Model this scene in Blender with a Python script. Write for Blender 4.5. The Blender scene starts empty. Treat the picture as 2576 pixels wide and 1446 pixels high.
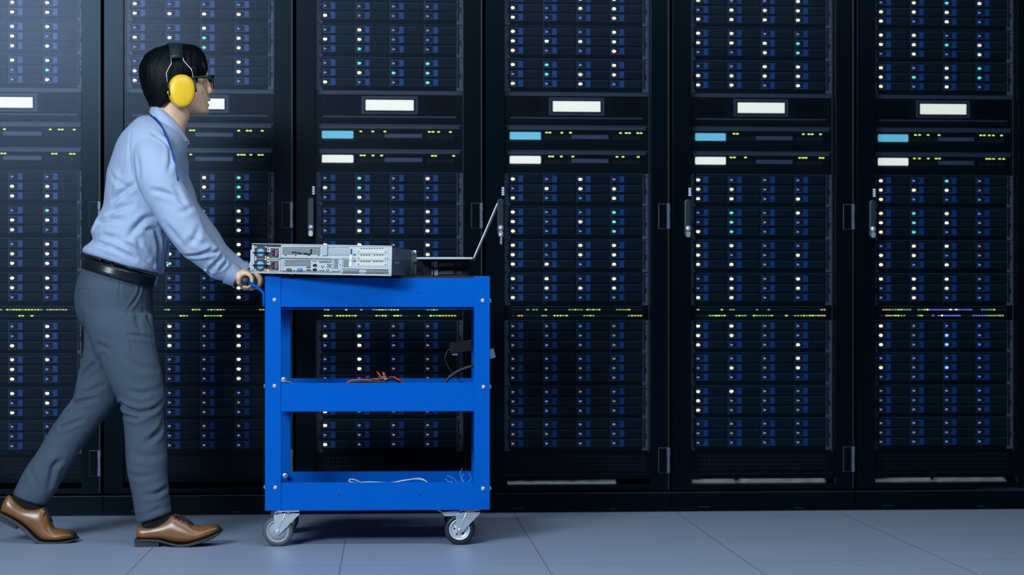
import bpy, bmesh, math, random
import numpy as np
from mathutils import Vector, Matrix, noise
rng = random.Random(7)
PI = math.pi
C = bpy.context.scene.collection

# ------------------------------------------------------------------ camera
F_PX = 4704.0                      # focal length in pixels of the 2576 px frame
THETA = math.atan(317.0 / F_PX)    # the camera looks a little to the right of the cabinets' normal
CAM_Y = -7.381
CAM_Z = 0.808
cam_data = bpy.data.cameras.new('camera')
cam = bpy.data.objects.new('camera', cam_data)
C.objects.link(cam)
cam.location = (0, CAM_Y, CAM_Z)
cam.rotation_euler = (PI / 2, 0, -THETA)
cam_data.sensor_width = 36
cam_data.lens = 36 * F_PX / 2576
cam_data.shift_y = (776 - 723) / 2576
cam_data.dof.use_dof = True
cam_data.dof.focus_distance = 6.35
cam_data.dof.aperture_fstop = 2.3
bpy.context.scene.camera = cam

# ------------------------------------------------------------------ world, lights, exposure
w = bpy.data.worlds.new('world'); bpy.context.scene.world = w
w.use_nodes = True
w.node_tree.nodes['Background'].inputs['Color'].default_value = (0.06, 0.18, 0.40, 1)
w.node_tree.nodes['Background'].inputs['Strength'].default_value = 0.07
vs = bpy.context.scene.view_settings
vs.view_transform = 'Standard'; vs.look = 'None'; vs.gamma = 1; vs.use_curve_mapping = False
vs.exposure = 0.0

def area(name, loc, target, size, power, col):
    d = bpy.data.lights.new(name, 'AREA'); d.shape = 'RECTANGLE'
    d.size, d.size_y = size; d.energy = power; d.color = col
    o = bpy.data.objects.new(name, d); C.objects.link(o)
    o.location = loc
    o.rotation_euler = (Vector(target) - Vector(loc)).to_track_quat('-Z', 'Y').to_euler()
    return o
area('ceiling_light_left', (-3.3, -6.6, 3.25), (-0.9, -0.3, 1.2), (1.8, 1.4), 330, (0.60, 0.80, 1.0))
area('ceiling_light_aisle', (0.6, -3.0, 3.3), (0.5, -2.0, 0.0), (4.4, 0.7), 105, (0.74, 0.86, 1.0))
area('ceiling_light_front', (-2.3, -6.2, 3.1), (0.2, -1.0, 0.6), (1.5, 1.0), 215, (0.86, 0.93, 1.0))

# ------------------------------------------------------------------ pixel -> place
def at(px, py, Y):
    """point of the place, on the plane y = Y, seen at pixel (px, py) of the photograph"""
    a = math.atan((px - 1288) / F_PX) + THETA
    D = Y - CAM_Y
    X = D * math.tan(a)
    depth = X * math.sin(THETA) + D * math.cos(THETA)
    return Vector((X, Y, CAM_Z + (776 - py) * depth / F_PX))

# ------------------------------------------------------------------ materials
MATS = {}
def mat(name, col, rough=0.5, metal=0.0, var=0.08, scale=40, emit=None, estr=1.0, spec=0.5, bump=0.0, bscale=None, coat=0.0, stretch=None, tint=None):
    if name in MATS: return MATS[name]
    m = bpy.data.materials.new(name); m.use_nodes = True
    nt = m.node_tree; b = nt.nodes['Principled BSDF']
    b.inputs['Roughness'].default_value = rough; b.inputs['Metallic'].default_value = metal
    b.inputs['Specular IOR Level'].default_value = spec
    b.inputs['Coat Weight'].default_value = coat
    if tint: b.inputs['Specular Tint'].default_value = (*tint, 1)
    if emit:
        b.inputs['Emission Color'].default_value = (*emit, 1); b.inputs['Emission Strength'].default_value = estr
        b.inputs['Base Color'].default_value = (*col, 1)
    else:
        tc = nt.nodes.new('ShaderNodeTexCoord')
        mp = nt.nodes.new('ShaderNodeMapping'); nt.links.new(tc.outputs['Object'], mp.inputs['Vector'])
        if stretch: mp.inputs['Scale'].default_value = stretch
        n = nt.nodes.new('ShaderNodeTexNoise'); n.inputs['Scale'].default_value = scale; n.inputs['Detail'].default_value = 4
        nt.links.new(mp.outputs[0], n.inputs['Vector'])
        r = nt.nodes.new('ShaderNodeMix'); r.data_type = 'RGBA'
        r.inputs['A'].default_value = (*[c * (1 - var) for c in col], 1)
        r.inputs['B'].default_value = (*[min(1, c * (1 + var)) for c in col], 1)
        nt.links.new(n.outputs['Fac'], r.inputs['Factor'])
        nt.links.new(r.outputs['Result'], b.inputs['Base Color'])
        if bump:
            n2 = nt.nodes.new('ShaderNodeTexNoise'); n2.inputs['Scale'].default_value = bscale or scale * 5
            nt.links.new(mp.outputs[0], n2.inputs['Vector'])
            bp = nt.nodes.new('ShaderNodeBump'); bp.inputs['Strength'].default_value = bump; bp.inputs['Distance'].default_value = 0.002
            nt.links.new(n2.outputs['Fac'], bp.inputs['Height']); nt.links.new(bp.outputs[0], b.inputs['Normal'])
    MATS[name] = m
    return m

def mesh_mat(name, col, pitch, radius, rough):
    """perforated sheet: rows of round holes, real transparency in the holes"""
    m = bpy.data.materials.new(name); m.use_nodes = True; nt = m.node_tree
    b = nt.nodes['Principled BSDF']; out = nt.nodes['Material Output']
    b.inputs['Base Color'].default_value = (*col, 1); b.inputs['Roughness'].default_value = rough; b.inputs['Specular IOR Level'].default_value = 0.50; b.inputs['Specular Tint'].default_value = (.56, .70, 1, 1)
    tc = nt.nodes.new('ShaderNodeTexCoord')
    sp = nt.nodes.new('ShaderNodeSeparateXYZ'); nt.links.new(tc.outputs['Object'], sp.inputs[0])
    def M(op, a, bb=None, c=None):
        n = nt.nodes.new('ShaderNodeMath'); n.operation = op
        for i, v in enumerate((a, bb, c)):
            if v is None: continue
            if isinstance(v, (int, float)): n.inputs[i].default_value = v
            else: nt.links.new(v, n.inputs[i])
        return n.outputs[0]
    def cell(ox, oz):
        u = M('SUBTRACT', M('FLOORED_MODULO', M('ADD', sp.outputs['X'], ox), pitch), pitch / 2)
        v = M('SUBTRACT', M('FLOORED_MODULO', M('ADD', sp.outputs['Z'], oz), pitch * 1.732), pitch * 0.866)
        return M('SQRT', M('ADD', M('MULTIPLY', u, u), M('MULTIPLY', v, v)))
    d = M('MINIMUM', cell(0, 0), cell(pitch / 2, pitch * 0.866))
    hole = M('LESS_THAN', d, radius)
    tr = nt.nodes.new('ShaderNodeBsdfTransparent'); mx = nt.nodes.new('ShaderNodeMixShader')
    nt.links.new(hole, mx.inputs[0]); nt.links.new(b.outputs[0], mx.inputs[1]); nt.links.new(tr.outputs[0], mx.inputs[2])
    nt.links.new(mx.outputs[0], out.inputs['Surface'])
    return m

CABINET = mat('cabinet_black_powder_coat', (0.0006, 0.0026, 0.0045), 0.29, 0, 0.1, 300, spec=0.145, tint=(.46, .68, .92))
CABINET_IN = mat('cabinet_inside', (0.002, 0.0035, 0.005), 0.7, 0, 0.1, 60, spec=0.15)
DOOR_EDGE = mat('door_edge_highlight', (0.020, 0.040, 0.062), 0.45, 0.2, 0.1, 40)
HINGE = mat('hinge_satin_metal', (0.10, 0.13, 0.19), 0.4, 0.3, 0.1, 40)
MESH = mesh_mat('door_perforated_sheet', (0.0006, 0.0026, 0.0045), 0.0057, 0.00245, 0.30)
CHASSIS = mat('server_chassis_black', (0.0006, 0.0040, 0.0070), 0.5, 0, 0.12, 60, spec=0.08, tint=(.3, .7, 1))
CARRIER = mat('drive_carrier_dark', (0.0035, 0.014, 0.025), 0.5, 0, 0.15, 120, spec=0.08, tint=(.3, .7, 1))
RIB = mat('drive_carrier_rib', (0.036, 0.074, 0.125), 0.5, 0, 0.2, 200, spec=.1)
EAR = mat('server_ear_grey', (0.11, 0.16, 0.26), 0.55, 0, 0.3, 260)
LATCH = mat('latch_blue', (0.0, 0.085, 0.40), 0.45, 0, 0.1, 90)
LEDM = {
 'W': mat('led_warm_white', (1, .9, .6), emit=(1.0, 0.85, 0.42), estr=3.0),
 'O': mat('led_faint_warm', (.4, .38, .3), emit=(0.42, 0.37, 0.27), estr=0.75),
 'D': mat('led_off_lavender_glow', (.3, .35, .5), emit=(0.22, 0.30, 0.58), estr=0.9),  # LEDs that are off; their pale look is put in as weak glow
 'G': mat('led_teal', (.3, .9, .7), emit=(0.16, 1.0, 0.62), estr=1.1),
 'B': mat('led_blue', (.3, .4, 1), emit=(0.18, 0.38, 1.0), estr=3.2),
 'b': mat('led_soft_blue', (.2, .25, .8), emit=(0.14, 0.2, 0.9), estr=1.3),
 'Y': mat('led_yellow_green', (.7, .8, .2), emit=(0.75, 1.0, 0.16), estr=1.3),
 'A': mat('led_amber', (.8, .6, .2), emit=(1.0, 0.62, 0.16), estr=1.0),
 'N': mat('led_green', (.3, .7, .2), emit=(0.2, 0.75, 0.16), estr=0.8),
 'x': mat('led_dark_green', (.01, .04, .035), emit=(0.012, 0.06, 0.045), estr=0.6),
}
SCREEN_W = mat('display_white', (.8, .85, .8), emit=(0.86, 0.93, 0.82), estr=1.1)
SCREEN_C = mat('display_cyan', (.2, .6, .8), emit=(0.12, 0.50, 0.72), estr=0.95)
BEZEL = mat('appliance_bezel', (0.034, 0.066, 0.12), 0.5, 0, 0.15, 140)
BEZEL_D = mat('appliance_recess', (0.0012, 0.0050, 0.0085), 0.5, 0, 0.1, 90, spec=0.08, tint=(.3, .7, 1))
NAMEPL = mat('appliance_plate_grey', (0.075, 0.11, 0.20), 0.5, 0, 0.12, 140)
BASEP = mat('crumpled_pale_sheet', (0.78, 0.79, 0.80), 0.45, 0.2, 0.5, 22)
BLUE = mat('trolley_blue_paint', (0.0, 0.095, 0.46), 0.48, 0, 0.04, 12, spec=0.18, tint=(.2, .6, 1))
HOLE = mat('hole_dark', (0.002, 0.004, 0.01), 0.8)
BOLT = mat('zinc_bolt', (0.75, 0.77, 0.8), 0.28, 0.75, 0.1, 60)
ZINC = mat('caster_zinc', (0.62, 0.66, 0.70), 0.32, 0.7, 0.15, 50)
TYRE_G = mat('grey_rubber_tyre', (0.075, 0.085, 0.10), 0.6)
TYRE_B = mat('black_rubber_tyre', (0.008, 0.012, 0.018), 0.45)
HUB_G = mat('grey_wheel_hub', (0.30, 0.34, 0.40), 0.45)
RUBBER = mat('black_rubber_grip', (0.010, 0.016, 0.022), 0.5, bump=.3, bscale=400)
MATM = mat('black_rubber_mat', (0.004, 0.006, 0.009), 0.7)
ORANGE = mat('orange_swivel_ring', (0.55, 0.17, 0.02), 0.5)

# ------------------------------------------------------------------ mesh builder
class MB:
    def __init__(s): s.v = []; s.f = []; s.mi = []; s.mats = []; s.sm = []
    def m(s, material):
        if material not in s.mats: s.mats.append(material)
        return s.mats.index(material)
    def add(s, vs_, fs, material, smooth=False):
        o = len(s.v); i = s.m(material)
        s.v += [tuple(v) for v in vs_]
        for f in fs: s.f.append([o + k for k in f]); s.mi.append(i); s.sm.append(smooth)
    def box(s, c, size, material, M=None, ch=0.0):
        x, y, z = [d / 2 for d in size]
        if ch > 0:     # chamfered box (edges parallel to y)
            ch = min(ch, x * .9, z * .9)
            pr = [(-x + ch, -z), (x - ch, -z), (x, -z + ch), (x, z - ch), (x - ch, z), (-x + ch, z), (-x, z - ch), (-x, -z + ch)]
            vs_ = [Vector((a, -y, b)) for a, b in pr] + [Vector((a, y, b)) for a, b in pr]
            n = 8; fs = [list(range(n)), list(range(2 * n - 1, n - 1, -1))] + [[i, i + n, (i + 1) % n + n, (i + 1) % n] for i in range(n)]
        else:
            vs_ = [Vector((a * x, b * y, c_ * z)) for a in (-1, 1) for b in (-1, 1) for c_ in (-1, 1)]
            fs = [[0, 1, 3, 2], [4, 6, 7, 5], [0, 4, 5, 1], [2, 3, 7, 6], [0, 2, 6, 4], [1, 5, 7, 3]]
        if M: vs_ = [M @ v for v in vs_]
        s.add([v + Vector(c) for v in vs_], fs, material)
    def rings(s, rs, material, cap=True, smooth=True, close=True):
        n = len(rs[0]); vs_ = [p for r in rs for p in r]; fs = []
        for k in range(len(rs) - 1):
            for i in range(n if close else n - 1):
                j = (i + 1) % n
                fs.append([k * n + i, k * n + j, (k + 1) * n + j, (k + 1) * n + i])
        if cap:
            fs.append(list(range(n))[::-1]); fs.append([(len(rs) - 1) * n + i for i in range(n)])
        s.add(vs_, fs, material, smooth)
    def tube(s, pts, r, material, n=10, cap=True, flat=None, smooth=True):
        pts = [Vector(p) for p in pts]; rs = []
        R = r if isinstance(r, (list, tuple)) else [r] * len(pts)
        up = None
        for k, p in enumerate(pts):
            d = (pts[min(k + 1, len(pts) - 1)] - pts[max(k - 1, 0)]).normalized()
            if up is None:
                up = Vector((0, 1, 0)) if abs(d.y) < .9 else Vector((0, 0, 1))
            a = (up - d * up.dot(d))
            if a.length < 1e-5: a = d.orthogonal()
            a.normalize(); b = d.cross(a); up = a
            fa, fb = flat or (1, 1)
            rs.append([p + a * math.cos(2 * PI * i / n) * R[k] * fa + b * math.sin(2 * PI * i / n) * R[k] * fb for i in range(n)])
        s.rings(rs, material, cap, smooth)
    def cyl(s, p0, p1, r, material, n=20, r1=None, smooth=False):
        s.tube([p0, p1], [r, r if r1 is None else r1], material, n, smooth=smooth)
    def lathe(s, prof, c, axis, material, n=32, smooth=True, cap=True):
        """prof: (radius, offset along axis)"""
        ax = Vector(axis).normalized(); a = ax.orthogonal().normalized(); b = ax.cross(a); c = Vector(c)
        rs = [[c + ax * h + (a * math.cos(2 * PI * i / n) + b * math.sin(2 * PI * i / n)) * max(r, 1e-5) for i in range(n)] for r, h in prof]
        s.rings(rs, material, cap, smooth)
    def sphere(s, c, r, material, n=16, m=10, R=None):
        c = Vector(c); r = Vector((r, r, r)) if isinstance(r, (int, float)) else Vector(r); rs = []
        for k in range(m + 1):
            t = PI * k / m; q = max(math.sin(t), 1e-3); ring = []
            for i in range(n):
                v = Vector((r.x * q * math.cos(2 * PI * i / n), r.y * q * math.sin(2 * PI * i / n), r.z * math.cos(t)))
                if R: v = R @ v
                ring.append(c + v)
            rs.append(ring)
        s.rings(rs[::-1], material)
    def prism(s, outline, y0, y1, material, smooth=False, w0=None):
        """outline in x, z extruded along y"""
        a = [Vector((p[0], y0, p[1])) for p in outline]; b = [Vector((p[0], y1, p[1])) for p in outline]
        n = len(a)
        s.add(a + b, [list(range(n)), list(range(2 * n - 1, n - 1, -1))] + [[i, i + n, (i + 1) % n + n, (i + 1) % n] for i in range(n)], material, smooth)
    def mesh(s, name, bevel=0.0, seg=2):
        me = bpy.data.meshes.new(name); me.from_pydata(s.v, [], s.f)
        for m_ in s.mats: me.materials.append(m_)
        me.polygons.foreach_set('material_index', s.mi); me.polygons.foreach_set('use_smooth', s.sm)
        bm = bmesh.new(); bm.from_mesh(me)
        bmesh.ops.recalc_face_normals(bm, faces=bm.faces)
        if bevel:
            eds = [e for e in bm.edges if len(e.link_faces) == 2 and e.calc_face_angle(0) > 0.6]
            bmesh.ops.bevel(bm, geom=eds, offset=bevel, segments=seg, affect='EDGES', profile=.5, clamp_overlap=True)
        bm.to_mesh(me); bm.free(); me.update()
        return me
    def build(s, name, parent=None, bevel=0.0, loc=None, seg=2):
        return link(name, s.mesh(name, bevel, seg), parent, loc)

def link(name, data, parent=None, loc=None):
    o = bpy.data.objects.new(name, data); C.objects.link(o)
    if parent: o.parent = parent
    if loc is not None: o.location = loc
    return o
def tag(o, label=None, cat=None, group=None, kind=None):
    for k, v in (('label', label), ('category', cat), ('group', group), ('kind', kind)):
        if v: o[k] = v
    return o
def thing(name, label, cat, loc=(0, 0, 0), rz=0.0, group=None):
    o = link(name, None); o.location = loc; o.rotation_euler = (0, 0, rz); o.empty_display_size = .05
    return tag(o, label, cat, group)

# ------------------------------------------------------------------ floor
def floor_material():
    m = bpy.data.materials.new('raised_floor_tiles'); m.use_nodes = True; nt = m.node_tree; b = nt.nodes['Principled BSDF']
    tc = nt.nodes.new('ShaderNodeTexCoord'); sp = nt.nodes.new('ShaderNodeSeparateXYZ'); nt.links.new(tc.outputs['Object'], sp.inputs[0])
    def M(op, a, bb=None):
        n = nt.nodes.new('ShaderNodeMath'); n.operation = op
        for i, v in enumerate((a, bb)):
            if v is None: continue
            if isinstance(v, (int, float)): n.inputs[i].default_value = v
            else: nt.links.new(v, n.inputs[i])
        return n.outputs[0]
    T = 0.645
    def seam(o, off, wd): return M('LESS_THAN', M('ABSOLUTE', M('SUBTRACT', M('FLOORED_MODULO', M('ADD', o, -off + T / 2), T), T / 2)), wd)
    sx = seam(sp.outputs['X'], -0.142, 0.0024); sy = seam(sp.outputs['Y'], -0.83, 0.0024)
    s = M('MAXIMUM', sx, sy)
    n = nt.nodes.new('ShaderNodeTexNoise'); n.inputs['Scale'].default_value = 3.0; n.inputs['Detail'].default_value = 8; nt.links.new(tc.outputs['Object'], n.inputs['Vector'])
    n2 = nt.nodes.new('ShaderNodeTexNoise'); n2.inputs['Scale'].default_value = 160; nt.links.new(tc.outputs['Object'], n2.inputs['Vector'])
    a = nt.nodes.new('ShaderNodeMix'); a.data_type = 'RGBA'; a.inputs['A'].default_value = (0.26, 0.315, 0.42, 1); a.inputs['B'].default_value = (0.33, 0.39, 0.50, 1)
    nt.links.new(M('ADD', M('MULTIPLY', n.outputs['Fac'], .8), M('MULTIPLY', n2.outputs['Fac'], .2)), a.inputs['Factor'])
    c = nt.nodes.new('ShaderNodeMix'); c.data_type = 'RGBA'; c.inputs['B'].default_value = (0.12, 0.155, 0.21, 1)
    nt.links.new(M('MULTIPLY', s, .75), c.inputs['Factor']); nt.links.new(a.outputs['Result'], c.inputs['A']); nt.links.new(c.outputs['Result'], b.inputs['Base Color'])
    b.inputs['Roughness'].default_value = 0.42; b.inputs['Specular IOR Level'].default_value = 0.4
    return m
fm = MB(); fm.box((0.6, -3.2, -0.02), (9, 8.6, 0.04), floor_material())
tag(fm.build('floor'), kind='structure')
WALLM = mat('painted_wall_dark_blue', (0.03, 0.05, 0.08), 0.8)
wm = MB(); wm.box((0.6, 1.15, 1.68), (9, 0.1, 3.36), WALLM); tag(wm.build('wall_back'), kind='structure')
cm = MB(); cm.box((0.6, -3.2, 3.41), (9, 8.6, 0.1), WALLM); tag(cm.build('ceiling'), kind='structure')

# ------------------------------------------------------------------ cabinets
PITCH = 0.745
RX = [0.387 + (k - 3 + 0.5) * PITCH for k in range(-0, 6)]        # centres of the six cabinets, left to right
DEEP = 0.95; TOP = 2.16; OPW = 0.583
ORD = ['leftmost cabinet', 'second cabinet from left', 'third cabinet from left', 'fourth cabinet from left', 'fifth cabinet from left', 'rightmost cabinet']
CLAB = ['black server cabinet behind the walking person\'s back, hazy with reflected light, leftmost of the row',
        'black server cabinet directly behind the person\'s head and arms, second from the left',
        'black server cabinet seen behind and through the blue trolley, third from the left',
        'black server cabinet just right of the blue trolley, with a key in its door handle',
        'black server cabinet with no key in its handle, second from the right end',
        'black server cabinet at the right edge, some of its lower lights blue']

def cabinet_meshes():
    W = PITCH - 0.012; d = {}
    b = MB()
    for s_ in (-1, 1): b.box((s_ * (W / 2 - 0.012), 0.05 + DEEP / 2, (TOP + 0.085) / 2), (0.024, DEEP, TOP - 0.085), CABINET_IN)
    b.box((0, 0.05 + DEEP / 2, TOP - 0.012), (W - .048, DEEP, 0.024), CABINET_IN)
    b.box((0, 0.04 + DEEP, (TOP + 0.085) / 2), (W - .048, 0.02, TOP - 0.14), CABINET_IN)
    b.box((0, 0.05 + DEEP / 2, 0.094), (W - .048, DEEP, 0.018), CABINET_IN)
    for s_ in (-1, 1): b.box((s_ * 0.3245, 0.075, (TOP + 0.1) / 2), (0.062, 0.02, TOP - 0.16), CABINET_IN)
    d['body'] = b.mesh('body')
    r = MB()
    for s_ in (-1, 1):
        r.box((s_ * 0.2915, 0.0615, (TOP + 0.2) / 2 - .02), (0.004, 0.008, TOP - 0.30), HINGE)
        for k in range(150): r.box((s_ * 0.2915, 0.0570, 0.22 + k * 0.0125), (0.0022, 0.002, 0.006), HOLE)
    d['mounting_rail'] = r.mesh('mounting_rail')
    p = MB(); p.box((0, 0.022, 0.038), (PITCH - 0.003, 0.04, 0.076), CABINET); p.box((0, 0.0015, 0.0765), (PITCH - .003, 0.003, 0.0025), DOOR_EDGE)  # lit line along the plinth top is coloured in as a paler strip
    p.box((-.24, -0.0005, 0.018), (0.05, 0.002, 0.002), DOOR_EDGE); p.box((.14, -0.0005, 0.012), (0.03, 0.002, 0.002), DOOR_EDGE)
    d['plinth'] = p.mesh('plinth')
    D = MB(); sw = (W - OPW) / 2
    for s_ in (-1, 1): D.box((s_ * (W / 2 - sw / 2), 0.016, (TOP + 0.085) / 2), (sw, 0.032, TOP - 0.085), CABINET)
    D.box((0, 0.016, 0.097), (OPW, 0.032, 0.020), CABINET); D.box((0, 0.016, TOP - .03), (OPW, 0.032, 0.06), CABINET)
    D.box((0, 0.022, 0.1375), (OPW, 0.016, 0.018), CABINET)
    D.box((0, 0.0125, 0.1478), (OPW - .002, 0.004, 0.0018), mat('door_lip_bright', (.42, .46, .50), .35, .3))
    D.box((W / 2 - 0.0045, -0.001, (TOP + 0.085) / 2), (0.0045, 0.003, TOP - 0.09), DOOR_EDGE)  # highlight reflected by the door's bevel, put in as a lighter strip
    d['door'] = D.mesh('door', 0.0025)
    m = MB(); m.box((0, 0.012, (TOP + 0.148) / 2 - 0.0285), (OPW - .001, 0.0012, TOP - .148 - 0.058), MESH)
    d['perforated_sheet'] = m.mesh('perforated_sheet')
    h = MB()
    h.box((0, 0, 0), (0.009, 0.012, 0.034), HINGE); h.box((-.022, 0.0035, 0), (0.034, 0.0022, .10), CABINET)
    h.box((0, 0, 0.034), (0.011, 0.014, 0.033), HINGE); h.box((0, 0, -0.034), (0.011, 0.014, 0.033), HINGE)
    d['hinge'] = h.mesh('hinge', 0.001)
    g = MB(); hw = 0.0125
    out = [(hw * math.cos(t) , 0.058 + hw * math.sin(t)) for t in [PI * i / 8 for i in range(9)]] + [(-hw * math.cos(t), -0.068 - hw * math.sin(t)) for t in [PI * i / 8 for i in range(9)]]
    g.prism(out, -0.022, 0.0, mat('handle_dark_plastic', (0.010, 0.022, 0.036), 0.35))
    d['handle'] = g.mesh('handle', 0.003)
    l = MB(); l.lathe([(0.0, -0.008), (0.010, -0.006), (0.012, 0.0), (0.012, 0.004)], (0, 0, 0), (0, 1, 0), BOLT, 20)
    l.box((0, -0.001, -0.024), (0.016, 0.010, 0.022), ZINC, ch=.004)
    d['lock'] = l.mesh('lock')
    n = MB(); n.box((0, 0.002, 0.0), (0.014, 0.006, 0.044), CABINET)
    for k in range(4): n.box((0.001, -0.002, 0.0125 - k * 0.0085), (0.0095, 0.004, 0.005), mat('glowing_number_wheel', (0.6, 0.65, 0.75), 0.4, emit=(.35, .42, .55), estr=.35))  # wheels are no lamps; a faint emission brightens them
    d['number_dial'] = n.mesh('number_dial')
    return d
CM = cabinet_meshes()
for k in range(6):
    t = thing('server_cabinet', CLAB[k], 'cabinet', (RX[k], 0, 0), 0, 'server cabinets standing in a row')
    link('body', CM['body'], t); link('mounting_rail', CM['mounting_rail'], t); link('plinth', CM['plinth'], t)
    door = link('door', CM['door'], t)
    link('perforated_sheet', CM['perforated_sheet'], door)
    for z in (1.175, 0.205): link('hinge', CM['hinge'], door, (PITCH / 2 - .0115, -0.004, z))
    if k != 0:
        link('handle', CM['handle'], door, (-0.3085, -0.001, 1.172))
        link('lock', CM['lock'], door, (-0.3085, -0.026, 1.126))
        link('number_dial', CM['number_dial'], door, (-0.2995, -0.003, 1.272))
# key hanging in the lock of the fourth cabinet
kx = RX[3] - 0.3085
kb = MB(); kb.lathe([(0.0, -.0015), (0.010, -.0015), (0.010, .0015), (0.0, .0015)], (0, 0, 0), (0, 1, 0), ZINC, 16)
kb.box((0.001, 0, -0.022), (0.006, 0.002, 0.030), ZINC); kb.box((-.002, 0, -0.030), (0.004, 0.002, 0.004), ZINC)
kb.cyl((0, 0.001, 0.002), (0, 0.014, 0.002), 0.0022, ZINC, 8)
ko = kb.build('key', loc=(kx, -0.0375, 1.098)); tag(ko, 'small silver key hanging from the cabinet door handle right of the laptop', 'key')

# ------------------------------------------------------------------ rack units
UH = 0.1319; FY = 0.060
def unit_meshes():
    d = {}
    c = MB(); c.box((0, 0.25, UH / 2), (0.530, 0.49, UH - .002), CHASSIS)
    for k in range(5):
        x = -0.2655 + k * 0.1352 - 0.003
        c.box((x, 0.0, UH / 2 + .006), (0.0045, 0.012, UH - .016), mat('column_divider', (0.020, 0.036, 0.056), 0.5) if k in (1, 2, 3) else CHASSIS)
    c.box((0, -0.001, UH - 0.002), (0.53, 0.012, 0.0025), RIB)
    d['chassis'] = c.mesh('chassis')
    e = MB(); e.box((0, 0.004, UH / 2), (0.0235, 0.010, UH - .003), EAR, ch=.001)
    for z, h in ((.118, .006), (.086, .004), (.06, .022)): e.box((0.003, -0.0012, z), (0.006, 0.001, h), HOLE)
    d['ear'] = e.mesh('ear')
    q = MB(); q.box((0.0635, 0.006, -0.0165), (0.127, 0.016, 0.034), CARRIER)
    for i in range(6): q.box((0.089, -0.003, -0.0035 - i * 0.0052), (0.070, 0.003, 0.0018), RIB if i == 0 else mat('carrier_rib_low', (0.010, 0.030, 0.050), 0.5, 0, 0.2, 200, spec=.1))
    q.box((0.0235, -0.0035, -0.0175), (0.013, 0.0012, 0.020), HOLE)
    d['drive'] = q.mesh('drive')
    l = MB(); l.box((0.042, -0.0045, -0.0165), (0.019, 0.006, 0.0270), LATCH); l.box((0.017, -0.0045, -0.0045), (0.031, 0.005, 0.0030), LATCH)
    l.box((0.017, -0.0040, -0.0285), (0.031, 0.004, 0.0030), LATCH); l.box((0.0045, -0.0038, -0.0165), (0.006, 0.003, 0.021), LATCH)
    d['latch'] = l.mesh('latch', .0006, 1)
    for key in 'WODGBb':
        s = MB(); big = 1.0 if key in 'WGB' else 0.74
        s.sphere((0.0105, -0.0065, -0.0175), (0.0074 * big, 0.003, 0.0052 * big), LEDM[key], 12, 8)
        d['led' + key] = s.mesh('status_led')
    # display appliance
    a = MB(); H = 0.1303
    a.box((0, 0.25, H / 2), (0.575, 0.49, H - .002), CHASSIS)
    a.box((0, 0.0, H - 0.010), (0.574, 0.014, 0.0155), BEZEL, ch=.002); a.box((0, -0.001, 0.0245), (0.53, 0.008, 0.006), BEZEL)
    a.box((0, 0.001, 0.0125), (0.56, 0.008, 0.010), BEZEL_D)
    a.box((0, 0.001, 0.070), (0.286, 0.010, 0.078), BEZEL_D); a.box((0, -.001, 0.071), (0.222, 0.010, 0.070), BEZEL)
    for s_ in (-1, 1):
        for i in range(10): a.box((s_ * .2, 0.0, 0.038 + i * .007), (0.105, 0.006, .002), BEZEL_D)
    a.box((0, -0.005, 0.0705), (0.203, 0.008, 0.053), HOLE)
    d['disp'] = a.mesh('housing')
    s = MB(); s.box((0, -0.0095, 0.0705), (0.190, 0.003, 0.041), SCREEN_W); d['screen'] = s.mesh('display_screen')
    # switches
    a = MB(); H = 0.0992
    a.box((0, 0.2, H / 2), (0.572, 0.40, H - .002), CHASSIS)
    a.box((0, 0.0, H - 0.0065), (0.570, 0.010, 0.005), BEZEL); a.box((0, -0.002, H - 0.016), (0.556, 0.012, 0.012), BEZEL, ch=.002)
    a.box((0, 0.0, H - .05), (0.556, 0.008, 0.056), BEZEL_D); a.box((0, 0.0, 0.0145), (0.556, 0.008, 0.004), BEZEL_D)
    a.box((-0.2055, -0.003, 0.0515), (0.136, 0.008, 0.048), HOLE)
    for gx in (-0.078, 0.200):
        for i in range(8): a.box((gx + (i - 3.5) * .0135, -.0045, 0.0475), (0.0105, .002, .016), HOLE)
    d['switch'] = a.mesh('housing')
    s = MB(); s.box((0, -0.001, 0.0495), (0.148, 0.010, 0.0155), NAMEPL); d['plate'] = s.mesh('front_plate')
    for nm, mt in (('scr_c', SCREEN_C), ('scr_w', SCREEN_W)):
        s = MB(); s.box((-0.2055, -0.0072, 0.0525), (0.124, 0.003, 0.030), mt, ch=.003); d[nm] = s.mesh('display_screen')
    s = MB(); s.sphere((0, -0.006, 0.0665), (0.0058, 0.002, 0.0033), LEDM['Y'], 10, 6); d['pl'] = s.mesh('port_led')
    # light strip panel
    a = MB(); H = 0.0572
    a.box((0, 0.15, H / 2), (0.56, 0.30, H - .002), CHASSIS); a.box((0, -.001, H - .0035), (0.525, .008, .002), BEZEL)
    a.box((0, -0.001, .0285), (0.54, .006, .042), BEZEL_D)
    d['patch'] = a.mesh('housing')
    for key in 'YANbWx':
        s = MB(); s.box((0, -.005, 0), (0.0090 if key != 'x' else .0075, .002, 0.0042 if key != 'x' else .0026), LEDM[key], ch=.001); d['p' + key] = s.mesh('port_led')
    a = MB(); a.box((0, 0.02, 0.035), (0.575, 0.012, 0.078), CHASSIS)
    for i in range(36):
        for j in range(4): a.box((-.27 + i * .0154, 0.013, 0.012 + j * .017), (.008, .003, .008), HOLE)
    d['blank'] = a.mesh('blanking_panel')
    return d
UM = unit_meshes()

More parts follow.
